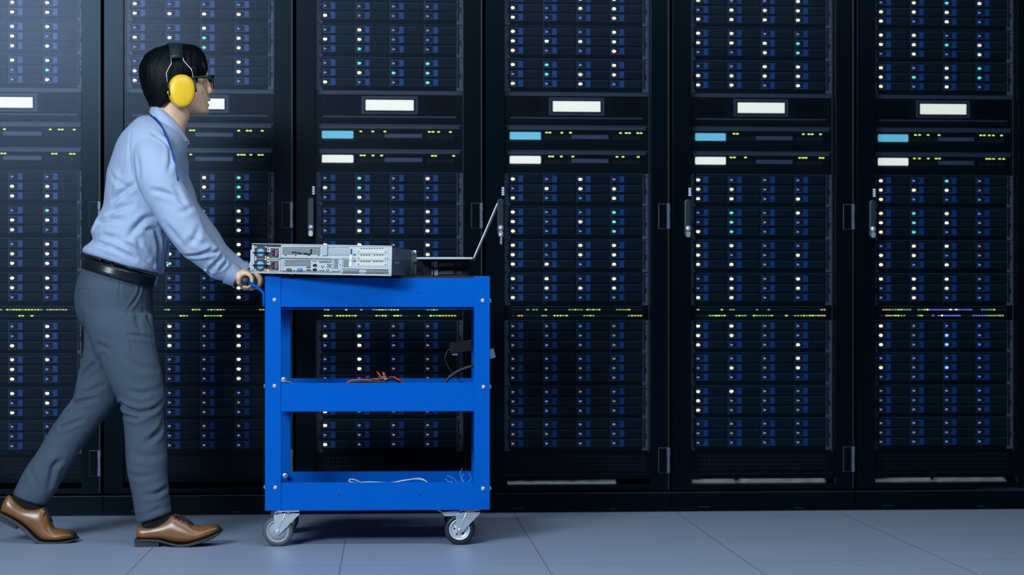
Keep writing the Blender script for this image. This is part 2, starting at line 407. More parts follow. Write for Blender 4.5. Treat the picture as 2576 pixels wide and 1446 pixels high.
PAT = {
0: "RRWW RRWW RRWW|RRWW RRWD RRWW|RRWW RRDG RRDW|RRDD RRWW RRWW|RRDG RRWW RRWD|RRDW RRWW RRWW|RRWW RRWW RRDD|RRDW RRDW RRWD|RRWW RRWD RRWD|RRWW RRDW RRWD|RRDD RROD RRDD",
1: "WDWD WDDD WWWW|DDWD WWGW DWGW|DWDW WDWW WDWD|DDWG WWWG WDDG|WDDW DWDW WDWW|DDWW DWDW DGWW|WDDW DDDW DWDW|DWOW DWDW WWDW|WDDW DODW WODW|DOOD WOOO DDOD|DDOO ODDD DODD",
2: "WDDO DODO WODO|DWDO WWOD DGDO|DGDG DWGG WDDG|DGDW WGOD DWOD|DWDW DWDW DWOW|WWDW DWOW WDDW|WDOD DWDW WWDD|DDOO WWOD DWDO|DWDO DWOO ODOO|OODO DOOD WDDD|WDOD DOOO WODO",
3: "WDWW WDWW WDDW|WDDW WWWW WDDW|WGDW DGWW WDWD|WDWD DWWW WDDW|WDDG WDWG WDDG|WDWW WDWW WWDW|WWDW DWWW WDDD|DODO OOOD ODOO|ODDO OOOO ODDO|OOOD DDDO ODDD|DOOO OODD ODOD",
4: "WDDW DWWW WWWW|WWDD WWWG DDWG|DDWW WWWW WWDW|WDOD WWOD WWDW|DGDW DGOD WGOD|WWDD WDOW WWOD|DWOW DWDW WWDD|WWOD WWOD WDDW|DDOW DWOW DDDD|WWOD WOOO WDDO|DODD OOOO ODDD",
5: "DWGW WWWD WDWD|WWDD WWGW DWDW|WDWG WGWG WDWD|WDGO WWWO WDDO|WGWD WGWO WGDO|DWWO WWDO WDWD|WWWO DWWD DWDD|WODb WOBb WDBb|DDDb WOBO DObb|OOOb DDDO OOOO|OOOO OOOO ODDD",
}
ZB = [2.0682, 1.9363, 1.8044, 1.3483, 1.2164, 1.0845, 0.9514, 0.7619, 0.6316, 0.4997, 0.3694]     # tops of the drive servers
DN = ['cut by the top of the picture', 'second below the picture\'s top', 'directly above the wide white display', 'directly below the lower display switch',
      'second below the lower display switch', 'third below the lower display switch', 'directly above the strip of tiny port lights', 'directly below the strip of tiny port lights',
      'second below the strip of tiny port lights', 'third below the strip of tiny port lights', 'lowest of all']
PL = {0: (([12, 127, 149, 157, 187]), ([5, 13, 133, 142, 178, 187])), 1: ([480, 488, 601, 622, 631, 660], [480, 600, 608, 615, 631, 652, 660]),
      2: ([908, 938, 968, 1080, 1089, 1103, 1133], [908, 916, 938, 960, 1088, 1096, 1141]), 3: ([1375, 1383, 1413, 1435, 1561, 1575, 1583, 1604, 1612], [1382, 1390, 1412, 1441, 1552, 1567, 1605]),
      4: ([1846, 1854, 2020, 2034, 2042, 2063], [1838, 1847, 1875, 2011, 2019, 2027, 2062, 2070]), 5: ([2302, 2312, 2334, 2361, 2466, 2475, 2488, 2498, 2518], [2299, 2312, 2334, 2354, 2362, 2481, 2489, 2498, 2514, 2524])}
for k in range(6):
    x0 = RX[k]
    servers = PAT[k].split('|')
    for i, rows in enumerate(servers):
        t = thing('drive_server', 'black drive server, ' + DN[i] + ', ' + ORD[k], 'server', (x0, FY, ZB[i] - UH), 0, 'drive servers mounted in the cabinets')
        link('chassis', UM['chassis'], t)
        for s_ in (-1, 1):
            e = link('ear', UM['ear'], t, (s_ * 0.2775, 0, 0))
            if s_ > 0: e.rotation_euler = (0, 0, 0)
        for r, row in enumerate(rows.split()):
            for c_, ch in enumerate(row):
                if ch == 'R': ch = rng.choice('WWD')
                q = link('drive', UM['drive'], t, (-0.2655 + c_ * 0.1352, 0, UH - 0.0065 - r * 0.0378))
                link('latch', UM['latch'], q); link('status_led', UM['led' + ch], q)
    t = thing('display_appliance', 'wide dark rack unit with one glowing white display in the ' + ORD[k], 'server', (x0, FY, 1.5438), 0, 'display units mounted in the cabinets')
    link('housing', UM['disp'], t); link('display_screen', UM['screen'], t)
    for j, z in enumerate((1.4436, 1.3483)):
        pal = j == 1 or k < 1
        lab = ('network switch with a cyan display at its left in the ' if j == 0 else 'network switch with a white display at its left in the ') + ORD[k]
        if k < 2: lab = ('upper' if j == 0 else 'lower') + ' dark network switch of the pair in the ' + ORD[k]
        t = thing('network_switch', lab, 'network switch', (x0, FY, z), 0, 'network switches mounted in the cabinets')
        link('housing', UM['switch'], t).scale = (1, 1, 1 if j == 0 else 0.96)
        link('display_screen', UM['scr_c' if j == 0 else 'scr_w'], t); link('front_plate', UM['plate'], t, (0.054, 0, 0))
        for px in PL[k][j]:
            link('port_led', UM['pl'], t, (at(px, 330, FY).x - x0, 0, 0))
    t = thing('port_panel', 'thin panel with two rows of tiny port lights, ' + ORD[k], 'network panel', (x0, FY, 0.7619), 0, 'port light panels mounted in the cabinets')
    link('housing', UM['patch'], t)
    for row in range(2):
        on = False
        for i in range(44):
            if rng.random() < 0.42: on = rng.random() < 0.45
            key = 'x'
            if on:
                u = i / 43
                if k < 3: key = 'A' if (u > .9 or rng.random() < .08) else rng.choice('YNY')
                else: key = 'A' if (u < .08 or u > .94) else rng.choice('YNN')
                if k == 5 and .35 < u < .85: key = 'b' if rng.random() < .9 else 'W'
            elif k == 5 and .4 < i / 43 < .75 and rng.random() < .5: key = 'b'
            link('port_led', UM['p' + key], t, (-0.255 + i * 0.01195, 0, 0.0415 - row * 0.0236))
    t = thing('blanking_panel', 'black perforated blank panel at the bottom of the ' + ORD[k], 'panel', (x0, FY, 0.152), 0, 'blank panels closing the cabinet bottoms')
    link('front_plate', UM['blank'], t)
# pale crumpled packing sheets lying on the floor of the three right cabinets
for k in (3, 4, 5):
    b = MB(); nx = 60; L = 0.55 if k > 3 else .44; rows_ = []
    for j in range(8):
        rows_.append([Vector((-0.275 + L * i / nx, 0.085 + j * 0.03, 0.1045 + (0.030 + 0.012 * noise.noise(Vector((i * .21, j * .9, k * 5.1)))) * min(1, j / 1.6) * (1 - .25 * (i / nx)) * (0.2 if (k > 3 and abs(i - 21 - 7 * (k - 4)) < 2) else 1))) for i in range(nx + 1)])
    n = nx + 1
    b.add([p for r in rows_ for p in r] , [[a * n + i, a * n + i + 1, (a + 1) * n + i + 1, (a + 1) * n + i] for a in range(7) for i in range(nx)], BASEP, True)
    o = b.build('packing_sheet', loc=(RX[k], 0, 0))
    sm = o.modifiers.new('thickness', 'SOLIDIFY'); sm.thickness = .0008
    tag(o, 'crumpled pale sheet lying on the floor inside the ' + ORD[k], 'packing sheet', 'pale sheets inside the cabinets')

# ------------------------------------------------------------------ blue tool trolley
TY0, TY1 = -1.02, -0.585
TRZ = math.radians(-1.5)
pl_, pr_ = at(669.5, 776, TY0), at(1236.5, 776, TY0)
TW = (pr_ - pl_).x; TD = TY1 - TY0
TC = Vector(((pl_.x + pr_.x) / 2, (TY0 + TY1) / 2, 0))
def zt(y, Y=TY0): return at(953, y, Y).z
def tl(px, py, Y):
    """pixel at depth Y -> trolley's own coordinates"""
    v = at(px, py, Y) - TC
    return Matrix.Rotation(-TRZ, 3, 'Z') @ v
trolley = thing('tool_trolley', 'bright blue three-shelf steel trolley on casters pushed by the person', 'trolley', TC, TRZ)
hx, hy = TW / 2, TD / 2; PWD = 0.0545
post_z0, post_z1 = zt(1283), zt(694)
for sx in (-1, 1):
    for sy in (-1, 1):
        b = MB()
        b.box((sx * (hx - PWD / 2), sy * (hy - .0012), (post_z0 + post_z1) / 2), (PWD, 0.0024, post_z1 - post_z0), BLUE)
        b.box((sx * (hx - .0012), sy * (hy - .02), (post_z0 + post_z1) / 2), (0.0024, 0.040, post_z1 - post_z0), BLUE)
        if sy < 0:
            for yy in (715, 1000, 1267):
                z = zt(yy); b.box((sx * (hx - PWD * .45), -hy - .0002, z + .0055), (.011, .0009, .0016), HOLE); b.box((sx * (hx - PWD * .45) - .0052, -hy - .0002, z), (.0012, .0009, .010), HOLE)
                b.box((sx * (hx - PWD * .45), -hy - .0002, z - .0055), (.010, .0009, .0010), BLUE)
        post = b.build('post', trolley, bevel=0.0009)
rails = [(zt(699), zt(772)), (zt(963), zt(1034)), (zt(1213), zt(1283))]
for i, (z1, z0) in enumerate(rails):
    b = MB(); zc = (z0 + z1) / 2; h = z1 - z0; iy = hy - .0038; ix = hx - .0038
    for sy in (-1, 1): b.box((0, sy * (iy - .0009), zc), (2 * ix, .0018, h), BLUE)
    for sx in (-1, 1): b.box((sx * (ix - .0009), 0, zc), (.0018, 2 * iy, h), BLUE)
    zf = z1 - .002 if i == 0 else (z1 - .043 if i == 1 else z1 - .05)
    b.box((0, 0, zf), (2 * ix - .0045, 2 * iy - .0045, .002), BLUE)
    for sy in (-1, 1): b.box((0, sy * (iy - .010), z0 - .0008 - (.006 if i == 0 else 0)), (2 * ix - .1, .018, .0016), BLUE)
    if i == 0:
        for sy in (-1, 1): b.box((0, sy * (iy - .019), z0 - .003), (2 * ix - .1, .0016, .0075), BLUE)
    if i != 1:
        for px, py in ((850, 736), (1053, 736)) if i == 0 else ((852, 1246), (1057, 1246)):
            v = tl(px, py, TY0); b.lathe([(.0028, -.0006), (.0028, .0004)], (v.x, -iy - .0006, v.z), (0, 1, 0), HOLE, 14, False)
    b.build('shelf_tray', trolley, bevel=.0007)
for px, py in ((690, 754), (1214, 756), (690, 971), (1216, 973), (692, 1227), (1215, 1228)):
    v = tl(px, py, TY0); b = MB()
    b.lathe([(.0002, -.0052), (.0035, -.0046), (.0066, -.0026), (.0080, 0), (.0080, .002)], (v.x, -hy - .0012, v.z), (0, 1, 0), BOLT, 24)
    b.build('bolt', trolley)
    sx = -1 if px < 900 else 1; b = MB()
    b.lathe([(.0002, -.0052), (.0035, -.0046), (.0066, -.0026), (.0080, 0), (.0080, .002)], (sx * (hx + .0012), -hy + .022, v.z), (-sx, 0, 0), BOLT, 24)
    b.build('bolt', trolley)
for py in (955, 1196):   # nuts seen inside the back left corner
    v = tl(715 + (py > 1000) * 3, py, TY1 - .02); b = MB(); b.lathe([(.004, -.007), (.006, -.004), (.0095, -.003), (.0095, .003), (.006, .006)], (v.x, v.y - .01, v.z), (0, 1, 0), BOLT, 8, False)
    b.build('bolt', trolley)
mt = MB(); mt.box((0, 0, rails[0][0] + .0032), (TW - .02, TD - .02, .0084), MATM); mt.build('rubber_mat', trolley, bevel=.001)
# push handle: two bent blue arms and a black grip between them
hb = MB()
for Y in (TY0 + .018, TY1 - .018):
    pts = [tl(x, y, Y) for x, y in ((666, 771), (666, 745), (664, 738), (655, 729), (640, 718), (622, 707), (614, 704))]
    for p in pts[:2]: p.x = -hx - .004
    hb.tube(pts, .0052, BLUE, 10, flat=(1.5, 1))
handle = hb.build('push_handle', trolley)
g0 = tl(616, 706, TY0 + .002); g1 = Vector((g0.x, hy - .002, g0.z))
gb = MB(); gb.lathe([(.006, 0), (.0112, .0008), (.0130, .0035), (.0130, .010), (.0124, .012), (.0124, (g1 - g0).length - .012), (.013, (g1 - g0).length - .004), (.010, (g1 - g0).length)], g0, (g1 - g0), RUBBER, 28)
gb.lathe([(.0045, -.0006), (.0070, -.0006), (.0070, .0008)], g0, (g1 - g0), mat('grip_end_cap', (.022, .034, .046), .4), 20)
gb.build('grip', handle)

def caster(px, py, Y, swx, tyre, hubm, brake, style):
    """px, py: wheel centre; swx: where the swivel sits"""
    c = tl(px, py, Y); c.z = 0.0525; s0 = tl(swx, 1288, Y); top = post_z0 - .001; R = .0525
    f = MB()
    f.box((s0.x, c.y, top - .0015), (.072, .062, .003), ZINC)
    f.lathe([(.024, -.010), (.026, -.006), (.024, -.002)], (s0.x, c.y, top), (0, 0, 1), mat('swivel_dark_steel', (.10, .12, .14), .35, .6) if style == 0 else ORANGE, 24)
    for sy in (-1, 1):
        y = c.y + sy * .0185
        o = [(c.x - .011, c.z + .004), (c.x - .007, c.z - .008), (c.x + .003, c.z - .0125), (c.x + .011, c.z - .006), (s0.x + .031, top - .018), (s0.x + .036, top - .011), (s0.x - .024, top - .011), (c.x - .013, top - .018)]
        f.prism(o, y - .0014, y + .0014, ZINC)
        f.tube([(s0.x - .012, y - sy * -.001, top - .012), (c.x + .004, y - sy * -.0012, c.z + .01)], .0028, ZINC, 8)
    f.box((s0.x + .004, c.y, top - .0115), (.062, .040, .003), ZINC)
    cap = f
    cap.lathe([(.0002, -.0045), (.004, -.004), (.0058, -.001), (.0062, .002)], (c.x, c.y - .0215, c.z), (0, 1, 0), BOLT, 20)
    fork = f.build('caster', trolley, bevel=.0006)
    w_ = MB(); w_.lathe([(.039, -.0145), (.044, -.0155), (.0495, -.012), (.0525, -.006), (.0525, .006), (.0495, .012), (.044, .0155), (.039, .0145), (.039, -.0145)], c, (0, 1, 0), tyre, 56, cap=False)
    w_.build('tyre', fork)
    h_ = MB()
    if style == 0: pr = [(.0004, -.0135), (.010, -.0140), (.030, -.0128), (.0305, -.0100), (.0320, -.0100), (.0325, -.0140), (.0385, -.0148), (.0395, -.010), (.0395, .010), (.0385, .0148), (.0004, .0135)]
    else: pr = [(.0004, -.0150), (.009, -.0150), (.0095, -.0085), (.026, -.0070), (.029, -.0100), (.033, -.0150), (.0355, -.0150), (.0370, -.010), (.0385, .010), (.0355, .0150), (.0004, .0135)]
    h_.lathe(pr, c, (0, 1, 0), hubm, 48)
    if style:
        for k in range(5):
            a = 2 * PI * k / 5 + .4; h_.lathe([(.003, -.0092), (.003, -.0070)], (c.x + .018 * math.cos(a), c.y, c.z + .018 * math.sin(a)), (0, 1, 0), HOLE, 10, False)
    h_.build('wheel', fork)
    if brake:
        p = MB()
        o = [(c.x - .012, top - .024), (c.x - .052, top - .024), (c.x - .060, top - .012), (c.x - .058, top - .009), (c.x - .02, top - .006), (c.x + .005, top - .008)]
        p.prism(o, c.y - .019, c.y + .019, ZINC)
        p.tube([(c.x - .057, c.y - .012, top - .011), (c.x - .078, c.y - .012, top - .001)], .003, mat('brake_pad_dark', (.02, .03, .035), .5), 8)
        p.build('brake_pedal', fork, bevel=.001)
caster(699.5, 1339, TY0 + .04, 728, TYRE_G, HUB_G, False, 0)
caster(1156, 1341, TY0 + .04, 1182, TYRE_B, mat('pale_wheel_hub', (.55, .60, .66), .35, .3), True, 1)
caster(714, 1322, TY1 - .04, 736, mat('dark_grey_rubber_tyre', (.03, .035, .042), .55), HUB_G, False, 0)
caster(1154, 1322, TY1 - .04, 1176, TYRE_B, HUB_G, True, 1)

# ------------------------------------------------------------------ things on the trolley top
MAT_TOP = rails[0][0] + .0074
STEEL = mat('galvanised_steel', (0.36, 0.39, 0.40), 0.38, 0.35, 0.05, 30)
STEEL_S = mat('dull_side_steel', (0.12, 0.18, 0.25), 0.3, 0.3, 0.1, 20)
STEEL_D = mat('steel_shadow_gap', (0.02, 0.025, 0.03), 0.6)
srv = thing('rack_server', 'silver two-unit rack server with its vented rear panel facing the camera', 'server', (0, 0, 0))
SRW, SRH, SRL = 0.4898, 0.0915, 0.30
nr = at(985.5, 700, -1.15)
srv.location = (nr.x, -1.15, MAT_TOP + .0005)
srv.rotation_mode = 'YXZ'
srv.rotation_euler = (0, math.radians(1.35), math.radians(-15))
# own axes: x from -SRW to 0 (right edge), y from 0 (rear panel) backwards, z up
def pc(cx, cy):
    u = (cx - 200) / 2230.0
    v = (cy - (122 + u * 52)) / 437.0
    return (-SRW + u * SRW, SRH * (1 - v))
def rect(b, x0, y0, x1, y1, y, dep, material, ch=0.0):
    (ax, az), (bx, bz) = pc(x0, y0), pc(x1, y1)
    zz = (pc((x0 + x1) / 2, y0)[1] + pc((x0 + x1) / 2, y1)[1]) / 2; h = abs(pc((x0 + x1) / 2, y0)[1] - pc((x0 + x1) / 2, y1)[1])
    b.box(((ax + bx) / 2, y + dep / 2, zz), (bx - ax, dep, h), material, ch=ch)
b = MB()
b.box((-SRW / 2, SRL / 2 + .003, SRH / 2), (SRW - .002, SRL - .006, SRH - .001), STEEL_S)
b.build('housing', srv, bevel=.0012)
b = MB()
def plate(x0, y0, x1, y1): rect(b, x0, y0, x1, y1, 0.0, .004, STEEL)
plate(200, 125, 245, 560); plate(670, 140, 2425, 350); plate(670, 350, 715, 560); plate(715, 350, 1495, 575)
plate(1495, 350, 1650, 575); plate(1650, 350, 2425, 600); plate(200, 545, 2425, 602)
rect(b, 245, 125, 670, 560, .0015, .003, STEEL_D)
rect(b, 200, 122, 2425, 134, -.003, .010, STEEL); rect(b, 2395, 175, 2428, 600, -.003, .010, STEEL)
rect(b, 700, 330, 1650, 342, -.003, .005, STEEL); rect(b, 700, 342, 712, 560, -.003, .005, STEEL); rect(b, 1640, 335, 1655, 505, -.003, .005, STEEL)
rect(b, 1655, 505, 2400, 516, -.003, .005, STEEL); rect(b, 1490, 350, 1500, 570, -.0025, .004, STEEL)
rect(b, 712, 345, 1490, 352, -.0008, .002, STEEL_D); rect(b, 1655, 518, 2400, 523, -.0008, .002, STEEL_D)
rect(b, 180, 200, 200, 545, .0, .006, STEEL); rect(b, 176, 395, 190, 490, -.003, .006, ZINC)
def holes(x0, y0, x1, y1, step=27, r=10, skip=lambda x, y: False):
    row = 0; y = y0 + r
    while y < y1 - r + 6:
        x = x0 + r + (step / 2 if row % 2 else 0)
        while x < x1 - r:
            yy = y + 0
            if not skip(x, yy):
                X, Z = pc(x, yy); rr = r * SRW / 2230
                n = 6; o = [Vector((X + rr * math.cos(PI / 6 + 2 * PI * i / n), -.0004, Z + rr * math.sin(PI / 6 + 2 * PI * i / n))) for i in range(n)]
                b.add(o + [p + Vector((0, .0006, 0)) for p in o], [list(range(n))] + [[i, (i + 1) % n, (i + 1) % n + n, i + n] for i in range(n)], HOLE)
            x += step
        y += step * .80; row += 1
holes(690, 158, 1315, 285)
holes(730, 362, 1165, 480); holes(1175, 375, 1265, 405); holes(1275, 375, 1485, 430); holes(1405, 430, 1485, 490, 28)
holes(1515, 360, 1590, 520); holes(1665, 360, 1765, 495); holes(1660, 528, 1935, 590); holes(2020, 528, 2390, 595)
holes(1315, 460, 1370, 500, 30); holes(1290, 530, 1370, 565, 28); holes(1395, 520, 1450, 560, 30)
for x in (745, 905, 1115, 1272): holes(x - 10, 285, x + 14, 315, 40, 11)
for x, y in ((1618, 350), (1618, 445), (1615, 540), (890, 535), (1155, 540), (1520, 555)): holes(x - 10, y - 10, x + 14, y + 12, 40, 9)
for yy in (285, 387):
    for i, x in enumerate(range(1935, 2300, 41)):
        if i != 4: rect(b, x, yy, x + 26, yy + 13, -.0006, .001, HOLE)
    for x in (1818, 1842): rect(b, x, yy - 12, x + 16, yy + 14, -.0006, .001, HOLE)
for x in range(1935, 2300, 41): rect(b, x, 182, x + 26, 192, -.0006, .001, HOLE)
for x in range(1440, 1760, 40): rect(b, x, 166, x + 24, 174, -.0006, .001, HOLE); rect(b, x, 288, x + 24, 296, -.0006, .001, HOLE)
rect(b, 1425, 185, 1780, 275, -.0015, .003, mat('blank_cover_steel', (.33, .38, .42), .45, 0)); rect(b, 1780, 195, 1800, 275, -.001, .002, STEEL_D)
rect(b, 1765, 300, 1800, 365, -.0025, .004, ZINC); rect(b, 1765, 400, 1800, 470, -.0025, .004, ZINC)
rear = b.build('rear_panel', srv)
b = MB(); rect(b, 1335, 158, 1415, 298, -.006, .008, mat('latch_pale_grey', (.36, .41, .45), .35), .002); rect(b, 1400, 150, 1425, 290, -.0035, .004, STEEL_D); b.build('cover_latch', srv, bevel=.001)
BEIGE = mat('slot_cover_beige', (0.52, 0.50, 0.44), 0.42, 0.1)
for y0 in (203, 308, 408):
    b = MB(); rect(b, 1862, y0, 2355, y0 + 66, -.002, .004, BEIGE, .0012); rect(b, 1930, y0 + 32, 2310, y0 + 39, -.0032, .002, mat('groove_highlight', (.70, .70, .66), .35, .3))  # the groove's highlight is painted in as a paler strip
    rect(b, 1900, y0 + 26, 1915, y0 + 40, -.0028, .001, HOLE); rect(b, 2322, y0 + 36, 2338, y0 + 50, -.0028, .001, HOLE)
    b.build('slot_cover', srv)
PORTD = mat('port_dark_grey', (.05, .055, .06), .5); PORTB = mat('port_blue', (.03, .12, .32), .45)
b = MB(); rect(b, 765, 502, 852, 545, -.004, .006, PORTD, .003)
for x in (742, 872): X, Z = pc(x, 525); b.lathe([(.0022, -.004), (.0022, 0)], (X, 0, Z), (0, 1, 0), ZINC, 8, False)
b.build('serial_port', srv)
b = MB(); rect(b, 940, 502, 1025, 546, -.004, .006, PORTB, .003)
for x in (916, 1045): X, Z = pc(x, 527); b.lathe([(.0022, -.004), (.0022, 0)], (X, 0, Z), (0, 1, 0), ZINC, 8, False)
b.build('video_port', srv)
for y0 in (472, 516):
    b = MB(); rect(b, 1085, y0, 1147, y0 + 25, -.0012, .002, PORTD); rect(b, 1093, y0 + 10, 1140, y0 + 15, -.0018, .001, HOLE); b.build('usb_port', srv)
for y0 in (430, 500):
    b = MB(); rect(b, 1185, y0 + 12, 1250, y0 + 44, -.0012, .002, HOLE); rect(b, 1203, y0, 1232, y0 + 14, -.0012, .002, HOLE); b.build('network_port', srv)
b = MB()
P_ = [pc(x, y) for x, y in ((850, 242), (915, 250), (1005, 258))]; b.tube([(x, -.003, z) for x, z in P_], .0021, RUBBER, 8)
P_ = [pc(x, y) for x, y in ((1030, 265), (1130, 278), (1150, 268), (1152, 190))]; b.tube([(x, -.003, z) for x, z in P_], .0024, RUBBER, 8)
b.build('release_lever', srv)
X, Z = pc(1572, 540); b = MB(); b.lathe([(.0002, -.004), (.003, -.004), (.004, -.002), (.0045, 0)], (X, 0, Z), (0, 1, 0), ZINC, 14); b.build('thumb_screw', srv)
CYAN = mat('fan_hub_light_blue', (0.13, 0.42, 0.72), 0.45)
for (y0, fy) in ((0, 245), (203, 448)):
    b = MB(); rect(b, 640, 160 + y0, 668, 350 + y0, -.002, .004, STEEL); rect(b, 450, 160 + y0, 505, 240 + y0, -.002, .004, STEEL)
    rect(b, 505, 160 + y0, 640, 176 + y0, -.004, .006, STEEL); rect(b, 505, 335 + y0, 640, 348 + y0, -.004, .006, STEEL); rect(b, 245, 345 + y0, 640, 352 + y0, -.002, .003, STEEL)
    X, Z = pc(472, 197 + y0); b.lathe([(.003, -.003), (.003, -.001)], (X, 0, Z), (0, 1, 0), mat('led_window_dark_green', (.01, .04, .03), .3), 14, False)
    psu = b.build('power_supply', srv)
    X, Z = pc(350, fy); b = MB()
    b.lathe([(.0208, -.0025), (.0208, .002)], (X, 0, Z), (0, 1, 0), mat('fan_black', (.006, .007, .009), .5), 36, False)
    for k in range(7):
        a = 2 * PI * k / 7; b.box((X + .0155 * math.cos(a), -.0028, Z + .0155 * math.sin(a)), (.011, .001, .003), mat('fan_blade', (.02, .023, .028), .4), Matrix.Rotation(-a + .5, 3, 'Y'))
    b.build('fan', psu)
    b = MB(); b.lathe([(.0126, -.0052), (.0130, -.0040), (.0130, -.002)], (X, 0, Z), (0, 1, 0), CYAN, 32, False); b.build('fan_hub', psu)
    b = MB(); p0 = pc(235, fy + 2); p1 = pc(462, fy + 2); b.tube([(p0[0], -.001, p0[1]), (p0[0] + .004, -.011, p0[1]), (p1[0] - .006, -.011, p1[1]), (p1[0], -.001, p1[1])], [.0034, .0030, .0030, .0022], mat('fan_handle_dark', (.018, .022, .026), .4), 8); b.build('pull_handle', psu)
    for dx in (-80, 78):
        for dy in (-85, 78):
            X2, Z2 = pc(350 + dx, fy + dy); b = MB(); b.lathe([(.0002, -.0042), (.0028, -.0038), (.0042, -.0015), (.0042, 0)], (X2, 0, Z2), (0, 1, 0), BOLT, 14); b.build('screw', psu)
    b = MB(); rect(b, 510, 178 + y0, 640, 335 + y0, -.003, .005, mat('inlet_grey_frame', (.05, .055, .065), .45), .002); rect(b, 527, 200 + y0, 622, 312 + y0, -.0036, .002, HOLE, .006)
    for dx, dy in ((590, 213), (545, 258), (590, 300)): rect(b, dx, dy + y0, dx + 16, dy + 6 + y0, -.006, .004, BOLT)
    b.build('power_inlet', psu)
    b = MB(); rect(b, 588, 218 + y0, 634, 300 + y0, -.009, .008, mat('release_tab_purple', (.22, .045, .14), .4), .0015); b.build('release_tab', psu)
    b = MB(); rect(b, 452, 312 + y0, 492, 345 + y0, -.0026, .001, mat('yellow_sticker', (.75, .55, .03), .5)); b.build('yellow_sticker', psu)
# bracket on the far end of the right side
b = MB(); b.box((.0015, SRL - .012, SRH * .5), (.003, .055, SRH * .9), mat('bracket_bright_steel', (.42, .50, .56), .3, .6)); b.box((.003, SRL - .001, SRH * .45), (.012, .002, SRH * .8), mat('bracket_bright_steel', (.42, .5, .56)))
b.lathe([(.0058, -.0006), (.0058, .001)], (.004, SRL - .0026, SRH * .52), (0, 1, 0), HOLE, 16, False)
b.box((.004, SRL - .0028, SRH * .72), (.007, .001, .002), HOLE)
b.box((.001, SRL - .006, SRH * .93), (.016, .012, .012), mat('bracket_bright_steel', (.42, .5, .56)))
for z in (.3, .36): b.lathe([(.0002, -.003), (.003, 0)], (.003, SRL - .045 + z * .2, SRH * .35), (1, 0, 0), BOLT, 10)
b.build('rail_bracket', srv, bevel=.0006)
b = MB()
for y in (.055, .085): b.lathe([(.0002, .0028), (.0035, .0015), (.004, 0)], (-.001, y, SRH * .45), (1, 0, 0), BOLT, 12)
b.build('side_rivet', srv)

# black drive unit under the laptop
DYF = -0.885
dl, dr = at(1064, 697, DYF), at(1179, 697, DYF); DWd = (dr - dl).x; dtop = at(1120, 653, -1.0).z; DH = dtop - MAT_TOP
du = thing('drive_unit', 'black drive unit with two silver-levered drives, under the laptop', 'server', ((dl.x + dr.x) / 2, DYF, MAT_TOP + .0003))
b = MB(); b.box((0, .14, DH / 2), (DWd, .28, DH), mat('drive_unit_black', (.004, .007, .010), .4)); b.box((DWd / 2 - .0012, -.0015, DH / 2), (.0024, .004, DH - .004), mat('drive_unit_edge', (.03, .045, .06), .4)); b.build('housing', du, bevel=.001)
for j in range(2):
    z = DH * (.75 - .5 * j); x0 = -DWd / 2
    b = MB(); b.box((.012, -.003, z), (DWd - .032, .008, DH * .44), mat('drive_face_black', (.006, .010, .014), .35)); q = b.build('drive', du, bevel=.0008)
    b = MB(); b.box((x0 + .043 + .003 * j, -.010, z), (.0135, .009, DH * .40), mat('lever_silver', (.50, .54, .58), .3, .3)); b.build('latch', q, bevel=.0015)
    b = MB(); b.box((x0 + .032, -.0085, z), (.0035, .004, DH * .33), mat('lever_silver', (.5, .54, .58))); b.build('strip', q, bevel=.0006)
    b = MB(); o = [(x0 + .05, z - DH * .15), (x0 + .10, z - DH * .12), (x0 + .107, z - DH * .10), (x0 + .107, z + DH * .12), (x0 + .10, z + DH * .13), (x0 + .05, z + DH * .06)]
    b.prism(o, -.011, -.006, mat('lever_grey', (.085, .12, .15), .35, .3)); b.build('lever', q, bevel=.001)
    b = MB(); b.box((x0 + .126, -.0075, z), (.015, .003, DH * .24), mat('release_tab_dim_purple', (.07, .04, .075), .4)); b.build('release_tab', q)

# laptop
LZ = dtop + .0006
lp = thing('laptop', 'thin silver laptop opened wide, seen edge-on above the black drive unit', 'laptop', (0, 0, 0))
la, lb = at(1048, 650, -1.02), at(1189, 650, -1.02); LW = (lb - la).x; LD = .30
lp.location = (lb.x, -1.02, LZ); lp.rotation_euler = (0, 0, math.radians(-3))
ALU = mat('laptop_aluminium', (0.62, 0.67, 0.70), 0.28, 0.6, .03, 30)
b = MB(); b.box((-LW / 2, LD / 2, .0035), (LW, LD, .0052), ALU); b.box((-LW / 2, LD / 2, .0068), (LW - .004, LD - .01, .0010), mat('laptop_deck_dark', (.02, .025, .03), .4)); b.box((-LW / 2 , LD / 2, .0004), (LW - .02, LD - .02, .0008), MATM); base = b.build('base', lp, bevel=.0012)
b = MB()
for r_ in range(5):
    for c_ in range(12): b.box((-.045 - r_ * .019, .035 + c_ * .0195, .0083), (.016, .0165, .0016), mat('key_black', (.012, .014, .016), .5))
b.build('keyboard', base)
hz = at(1189, 649, -1.02); tz = at(1249, 511, -1.02); hdx = (tz - hz); ln = Vector((hdx.x, 0, hdx.z)).length; ang = math.atan2(hdx.x, hdx.z)
lid = MB(); Rm = Matrix.Rotation(ang, 3, 'Y')
lid.box(Rm @ Vector((.0012, 0, ln / 2)) + Vector((.002, LD / 2, .0045)), (.0045, LD, ln), ALU, Rm); lidp = lid.build('lid', lp, bevel=.0012)
b = MB(); b.box(Rm @ Vector((-.0014, 0, ln / 2 + .004)) + Vector((.002, LD / 2, .0045)), (.0008, LD - .02, ln - .026), mat('laptop_screen', (.02, .03, .04), .2, emit=(.25, .35, .5), estr=.35), Rm); b.build('screen', lidp)

